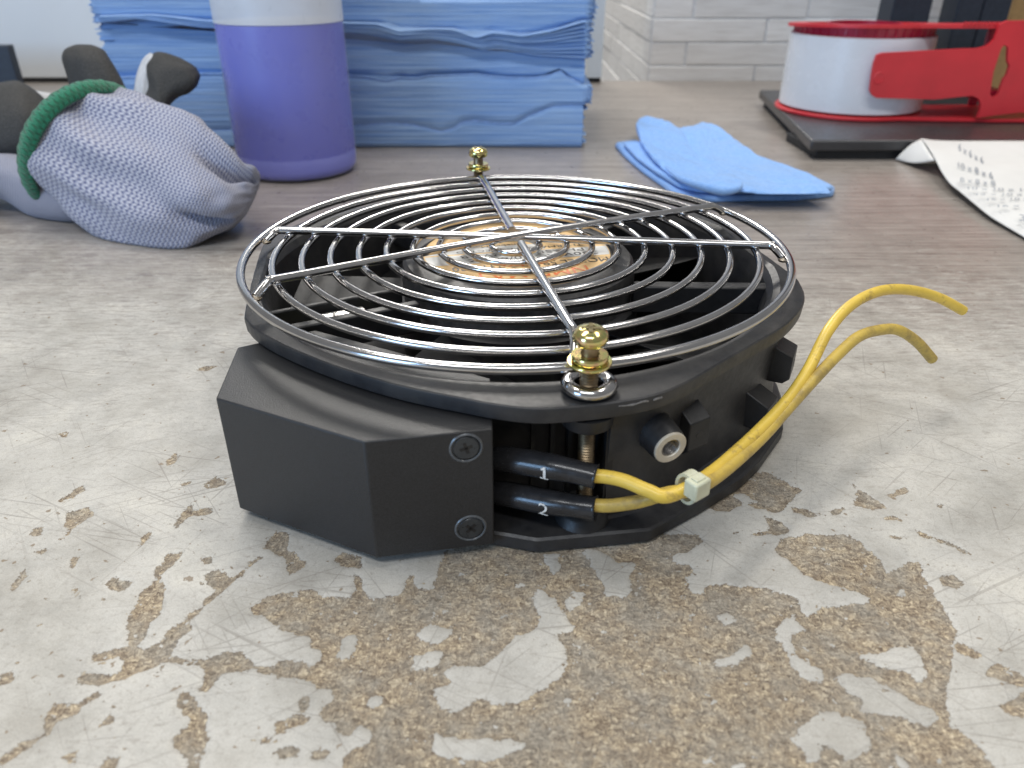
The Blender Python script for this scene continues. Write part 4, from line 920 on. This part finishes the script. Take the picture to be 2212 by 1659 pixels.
a = ony(2186, 20, 560); brd = thing('wooden_board', (a.x+30, 566, 0), 'pale wooden board upright at the right edge behind the dark posts', 'board')
prism('board_panel', [(a.x, 560), (a.x+90, 560), (a.x+90, 570), (a.x, 570)], 0.2, 300, simple('pale_wood', (0.42, 0.27, 0.12), .6, bmp=.1), brd, bevel=.6)
a = onz(2186, 240, 14); 
lime = lathe('lime_tape_roll', (a.x+22, a.y+14, 13.3), [(12, 0), (22, 0), (23, .6), (23, 9), (22, 10), (12, 10)], simple('lime_plastic', (0.32, 0.45, 0.04), .4), None, 48, closed=True)
tag(lime, 'lime green ring lying on the black base beside the red dispenser', 'tape roll')

# tape dispenser
red = simple("red_plastic", (0.64, 0.032, 0.042), 0.38, var=.08, nscale=.05)
redd = simple('deep_red_plastic', (0.40, 0.012, 0.04), 0.35, var=.08, nscale=.05)
tapem = simple('white_tape', (0.74, 0.75, 0.77), 0.26, var=.03, nscale=.02)
fr0 = onz(1892, 256, 15.5); TC = Vector((fr0.x, fr0.y+53, 0)); tr_ = 51.5
lft = onz(1743, 222, 20)
disp = thing('tape_dispenser', (TC.x, TC.y, 13), 'red plastic tape dispenser with a wide roll of white tape, on the black base', 'tape dispenser')
roll = lathe('tape_roll', (TC.x, TC.y, 0), [(26, 17), (tr_-1, 17), (tr_, 17.6), (tr_-.6, 66.8), (tr_-1.6, 67.4), (26, 67.4)], tapem, disp, 96, closed=True)
lathe('core', (TC.x, TC.y, 0), [(24, 15), (26, 15), (26, 74), (24, 74)], redd, disp, 64, closed=True)
YP = fr0.y-5.0
def arm(nm, z0, z1, r_, mat, ext=170, teeth=False):
    P = [(TC.x+r_*math.cos(t), TC.y+r_*math.sin(t)) for t in np.linspace(.55, 2*math.pi-1.25, 60)]
    P += [(TC.x+ext*.5, YP+1), (TC.x+ext, YP+1), (TC.x+ext, YP+62), (TC.x+62, YP+62)]
    return prism(nm, P, z0, z1, mat, disp, bevel=.7)
arm('lower_cheek', 13.2, 15.8, tr_+2.5, red)
def lean(q): return Vector((q[0], q[1], q[2]-(q[1]-YP)*0.05))
Pc = [(TC.x+(tr_+2)*math.cos(t), TC.y+(tr_+2)*math.sin(t)) for t in np.linspace(.55, 2*math.pi-1.25, 60)]+[(TC.x+85, YP+1), (TC.x+170, YP+1), (TC.x+170, YP+62), (TC.x+62, YP+62)]
V_, F_ = plate2d([Pc, [(TC.x+41*math.cos(t), TC.y+41*math.sin(t)) for t in np.linspace(0, 2*math.pi, 60, endpoint=False)]], 2.2, lambda a, b: Vector((a, b, 75.5)), (0, 0, 1))
mesh('upper_cheek', [lean(q) for q in V_], F_, red, disp, smooth=False, bevel=.5)
V_, F_ = lathe_geo((TC.x, TC.y, 0), [(38, 66), (tr_-4.5, 66), (tr_-3.8, 68.5), (tr_-3.0, 74.4), (38, 74.4)], 96)
mesh('upper_ring', [lean(q) for q in V_], [f for f in F_ if len(f) == 4], redd, disp)
for k in range(46):
    t = 2*math.pi*k/46; c = Vector((math.cos(t), math.sin(t), 0)); V_, F_ = obox_geo(Vector((TC.x, TC.y, 71.3))+c*(tr_-3.1), c*.5, Vector((-c.y, c.x, 0))*.7, Vector((0, 0, 2.8)))
    mesh('tooth', [lean(q) for q in V_], F_, redd, disp, smooth=False)
def c8(*pp): 
    r_ = []
    for a, b in pp: q = ony(1334+.397*a, .397*b, YP); r_.append((q.x, q.z))
    return r_
outer = c8((1440,287),(1890,264),(1960,262),(2010,248),(2045,215),(2066,160),(2078,128),(2120,112),(2400,108),(2400,600),(2170,612),(2050,626),(1952,640),(1968,600),(1972,565),(1960,535),(1930,520),(1870,524),(1720,540),(1405,531),(1382,518),(1370,495),(1378,420),(1392,340),(1408,298))
slot = c8((2082,262),(2100,243),(2120,258),(2116,330),(2128,360),(2112,410),(2095,430),(2066,512),(2040,530),(2021,512),(2040,390))
V_, F_ = plate2d([outer, slot], 2.6, lambda a, b: Vector((a, YP, b)), (0, 1, 0)); mesh('side_strap', V_, F_, red, disp, smooth=False, bevel=0.6)
q = ony(1334+.397*1425, .397*425, YP-1.3); lathe('strap_dimple', (q.x, q.y-.05, q.z), [(0, .1), (2.6, .1), (3.2, .3), (3.8, .3), (4.2, 0)], red, disp, 32, axis=(0, -1, 0))
a = ony(1334+.397*1790, 40, YP+30)
V_, F_ = merge(*[obox_geo((a.x+k*3.2, YP+3, 77.4), (0.9, 0, 0), (0, 1.2, 0), (0, 0, .9)) for k in range(34)]); o = mesh('cutter_teeth', V_, F_, red, disp, smooth=False); o['kind'] = 'stuff'
V_, F_ = obox_geo((TC.x+82, YP+30, 30), (9, 0, 0), (0, 22, 0), (0, 0, 4)); mesh('inner_roller', V_, F_, redd, disp, auto=25, bevel=2)
V_, F_ = obox_geo((TC.x+96, YP+58, 45), (3, 0, 0), (0, 2, 0), (0, 0, 29)); mesh('inner_post', V_, F_, redd, disp, auto=25, bevel=1)

# ------------------------------------------------------------------ paper with written sizes
paperm = simple('white_paper', (0.74, 0.73, 0.70), 0.75, var=.05, nscale=.03, bmp=.15, bscale=.08)
ink2 = simple('pencil', (0.30, 0.33, 0.37), 0.7, var=.2, nscale=1.5)
PZ = 9.0
sheet = thing('paper_sheet', (300, 250, 0), 'creased white sheet of paper with handwritten sizes such as 6x6x6 and 10x8x6', 'paper')
Ls = [onz(a, b, z_) for a, b, z_ in ((1990,300,14.6),(2004,318,12.6),(2020,345,9.3),(2034,372,6.8),(2052,397,5.2),(2076,417,4.2),(2130,462,2.8),(2160,482,2),(2190,500,1.6),(2240,530,1.3),(2300,570,1.2))]
Lc = catmull(Ls, 5); V = []; F = []; UV = []; nc = 40
Rs_ = [onz(2300+k*14, 298+ k*8, PZ) for k in range(len(Lc))]
def pzt(y): return 9.3-max(0, 230-y)*0.035+min(5.6, max(0, (y-248)*0.085))
for i, l_ in enumerate(Lc):
    r_ = Vector((470, l_.y+ (4 if i == 0 else 0)+i*0.1, 8))
    for j in range(nc+1):
        t = j/nc; t2 = t**1.6; p = l_.lerp(r_, t2); d = (p.x-l_.x)
        base_z = l_.z; tgt = pzt(p.y)
        z_ = base_z+(tgt-base_z)*(1-math.exp(-d/9.0))+0.35*noise.noise(Vector((p.x*.03, p.y*.03, 3)))*(min(1, d/10)); V.append((p.x, p.y, max(z_, .6)))
for i in range(len(Lc)-1):
    for j in range(nc): F.append((i*(nc+1)+j, i*(nc+1)+j+1, (i+1)*(nc+1)+j+1, (i+1)*(nc+1)+j))
pg = mesh('sheet_face', V, F, paperm, sheet, auto=0); s_ = pg.modifiers.new('thickness', 'SOLIDIFY'); s_.thickness = .5*S; s_.offset = -1
k0 = Ls[0]; fl_ = [k0, onz(2004,318,12.6), onz(2014,345,9.5)]
tip = onz(1934, 344, 1.2); tip2 = onz(1958, 330, 6.5); fl2 = onz(1975, 346, 4.0)
V = []; nn = 10
for i in range(nn+1):
    t = i/nn; a = k0.lerp(onz(2018,346,9.2), t); b = tip.lerp(onz(1945,347,1.2), t)
    for j in range(9):
        s2_ = j/8; p = a.lerp(b, s2_)+Vector((0, 0, 2.2*math.sin(s2_*math.pi)*(1-t)-1.6*math.sin(s2_*math.pi)*t)); V.append(p)
F = [(i*9+j, i*9+j+1, (i+1)*9+j+1, (i+1)*9+j) for i in range(nn) for j in range(8)]
fo = mesh('turned_corner', V, F, paperm, sheet, auto=0); s_ = fo.modifiers.new('thickness', 'SOLIDIFY'); s_.thickness = .5*S
def pzz(x, y): return pzt(y)+0.35*noise.noise(Vector((x*.03, y*.03, 3)))
def ptext(s, a, b, hpx):
    z_ = 9.2
    for _ in range(4): z_ = pzt(onz(*a, z_).y)
    o = onz(*a, z_); z2 = z_
    for _ in range(4): z2 = pzt(onz(*b, z2).y)
    e = onz(*b, z2); e = Vector((e.x, e.y, z_)); d = (e-o); L = d.length; dn = d.normalized(); upv = Vector((-dn.y, dn.x, 0))
    topp = onz(a[0]-.5, a[1]-hpx, z_); upv = (topp-o).normalized(); hh_ = (topp-o).length
    V, F = text_geo(s, L, hh_)
    VV = [o+dn*q[0]+upv*(q[1]+0.3*noise.noise(Vector((q[0]*.3, 0, a[0])))) for q in V]; VV = [Vector((q.x, q.y, pzz(q.x, q.y)+.95)) for q in VV]
    mesh('handwriting', VV, F, ink2, pg, smooth=False)
ptext('6 x 6 x 6', (2069, 327), (2124, 357), 11); ptext('10 x 8 x 6', (2069, 364), (2145, 390), 11); ptext('8 x 8 x 8', (2073, 396), (2150, 404), 9)
ptext('10 x 10 x 10', (2090, 412), (2225, 416), 5); ptext('12 x 10 x 8', (2108, 425), (2230, 424), 4); ptext('16 x 10 x 8', (2132, 437), (2240, 434), 5); ptext('16 x 12', (2154, 452), (2240, 450), 5); ptext('3', (2200, 480), (2214, 482), 12)

# ------------------------------------------------------------------ white board, wall
whiteb = simple('white_board', (0.72, 0.74, 0.75), 0.4, var=.02, nscale=.01)
BY = 640.0
a = ony(1303, 84, BY)
board = thing('white_board', (-250, BY, 0), 'large plain white panel with a dark lower edge standing behind the blue cloths', 'panel')
V_, F_ = obox_geo(((a.x-700)/2, BY+5, 203), ((a.x+700)/2, 0, 0), (0, 5, 0), (0, 0, 198.5)); mesh('panel_face', V_, F_, whiteb, board, auto=25, bevel=1)
V_, F_ = obox_geo(((a.x-700)/2, BY+5, 2.4), ((a.x+700)/2-.5, 0, 0), (0, 4.6, 0), (0, 0, 2.1)); mesh('lower_edge', V_, F_, darkm, board, smooth=False)
b = ony(1272, 84, BY)
V_, F_ = obox_geo(((a.x+b.x)/2, BY-1.2, 203), ((a.x-b.x)/2, 0, 0), (0, 1.2, 0), (0, 0, 198)); mesh('edge_strip', V_, F_, simple('pale_blue_trim', (0.60, 0.66, 0.72), .45, var=.03), board, smooth=False)
a = ony(13, 100, 560); pst = thing('dark_blue_frame', (a.x-20, 560, 0), 'dark blue upright edge at the far left behind the gloves', 'frame')
prism('upright', [(a.x-90, 556), (a.x+4, 556), (a.x+4, 566), (a.x-90, 566)], .2, 44, bluem, pst, bevel=1)
tk = ony(60, 176, 600)

CXW = ony(1413, 90, TABLE_BACK+2).x; WY = TABLE_BACK+4
brickm_a, nb_, pb_ = new_mat('white_wood_brick'); vb = mmcoord(nb_)
info = nb_.nodes.new('ShaderNodeObjectInfo')
sh = nb_.nodes.new('ShaderNodeVectorMath'); sh.operation = 'MULTIPLY_ADD'; nb_.links.new(vb, sh.inputs[0]); sh.inputs[1].default_value = (1, 1, 1)
cmb = nb_.nodes.new('ShaderNodeCombineXYZ'); [nb_.links.new(mathn(nb_, 'MULTIPLY', info.outputs['Random'], 900), cmb.inputs[i]) for i in (0, 1, 2)]; nb_.links.new(cmb.outputs[0], sh.inputs[2])
gn = noisen(nb_, mapping(nb_, sh.outputs[0], (0.03, 0.03, 0.35)), 1.0, 5, .65)
cb = ramp(nb_, gn, [(0.3, (0.66, 0.645, 0.63)), (0.5, (0.77, 0.76, 0.75)), (0.7, (0.82, 0.815, 0.81))])
tn = mathn(nb_, 'MULTIPLY_ADD', info.outputs['Random'], .14, .90); cmb2 = nb_.nodes.new('ShaderNodeCombineColor'); [nb_.links.new(tn, cmb2.inputs[i]) for i in range(3)]
nb_.links.new(mixc(nb_, 1.0, cb, cmb2.outputs[0], 'MULTIPLY'), pb_.inputs['Base Color']); pb_.inputs['Roughness'].default_value = .7; bump(nb_, pb_, gn, .8, .8)
wall = bpy.data.objects.new('brick_wall', None); C.objects.link(wall); tag(wall, 'corner of a wall faced with pale wood-grained bricks behind the table', 'wall')
wall.location = Vector((CXW, WY, -100))*S
mort = simple('grey_mortar', (0.60, 0.615, 0.64), .85, var=.1)
mortd = mort
V_, F_ = merge(obox_geo((CXW+347.5, WY+297.6, 130), (350, 0, 0), (0, 300, 0), (0, 0, 260)), obox_geo((CXW+347.8, WY+900, 130), (349.9, 0, 0), (0, 299, 0), (0, 0, 260)))
mesh('mortar', V_, F_, mort, wall, smooth=False)
CHT = 22.6; z39 = ony(1600, 39.5, WY).z
def brick_mesh(lx, ly, lz):
    V_, F_ = obox_geo((0, 0, 0), (lx/2, 0, 0), (0, ly/2, 0), (0, 0, lz/2)); me = bpy.data.meshes.new('brick')
    me.from_pydata([tuple(Vector(v)*S) for v in V_], [], F_); bm = bmesh.new(); bm.from_mesh(me); bmesh.ops.recalc_face_normals(bm, faces=bm.faces)
    bmesh.ops.bevel(bm, geom=bm.edges, offset=.8*S, segments=1, affect='EDGES'); bm.to_mesh(me); bm.free(); me.materials.append(brickm_a); return me
jx = {0: (1491, 1735), 1: (1650,), 2: (1483, 1719), 3: (1638,)}
BL = 116.5
full = brick_mesh(BL-1.5, 6, CHT-1.3); cache = {}
def addbrick(c, lx, axis):
    key = round(lx, 1)
    me = full if abs(lx-(BL-1.5)) < .2 else cache.setdefault(key, brick_mesh(lx, 6, CHT-1.3))
    o = bpy.data.objects.new('brick', me); C.objects.link(o); o.parent = wall; o.location = Vector(c)*S-wall.location
    if axis == 'y': o.rotation_euler = (0, 0, math.pi/2)
for row in range(-6, 9):
    zc = z39+CHT*(row+.5); k = (-row-1) % 4 if row < 0 else (3-row) % 4
    k = {0: 0, 1: 1, 2: 2, 3: 3}[(-row) % 4] if row <= 0 else (4-row % 4) % 4
    x1 = ony({0: 1491, 1: 1650, 2: 1483, 3: 1638}[k], 90, WY).x
    e = x1; 
    if x1-CXW > 4:
        lx = x1-CXW-1.0; addbrick((CXW-3+ (lx+3)/2, WY-.6+random.uniform(-.6, .6), zc), lx+2, 'x')
    while e < 760: addbrick((e+BL/2, WY-.6+random.uniform(-.6, .6), zc), BL-1.5, 'x'); e += BL
    y = WY+3.2+ (0 if row % 2 else 40)
    if row % 2 == 0: addbrick((CXW-.6, WY+3.2+19, zc), 38, 'y')
    while y < WY+1100: addbrick((CXW-.6+random.uniform(-.8, .8), y+BL/2, zc), BL-1.5, 'y'); y += BL
# far backdrop of the room behind the board
V_, F_ = obox_geo((-500, 2400, 0), (1400, 0, 0), (0, 10, 0), (0, 0, 700)); bw = mesh('back_wall', V_, F_, simple('pale_wall', (0.6, 0.6, 0.59), .8, var=.03), None, smooth=False); bw['kind'] = 'structure'
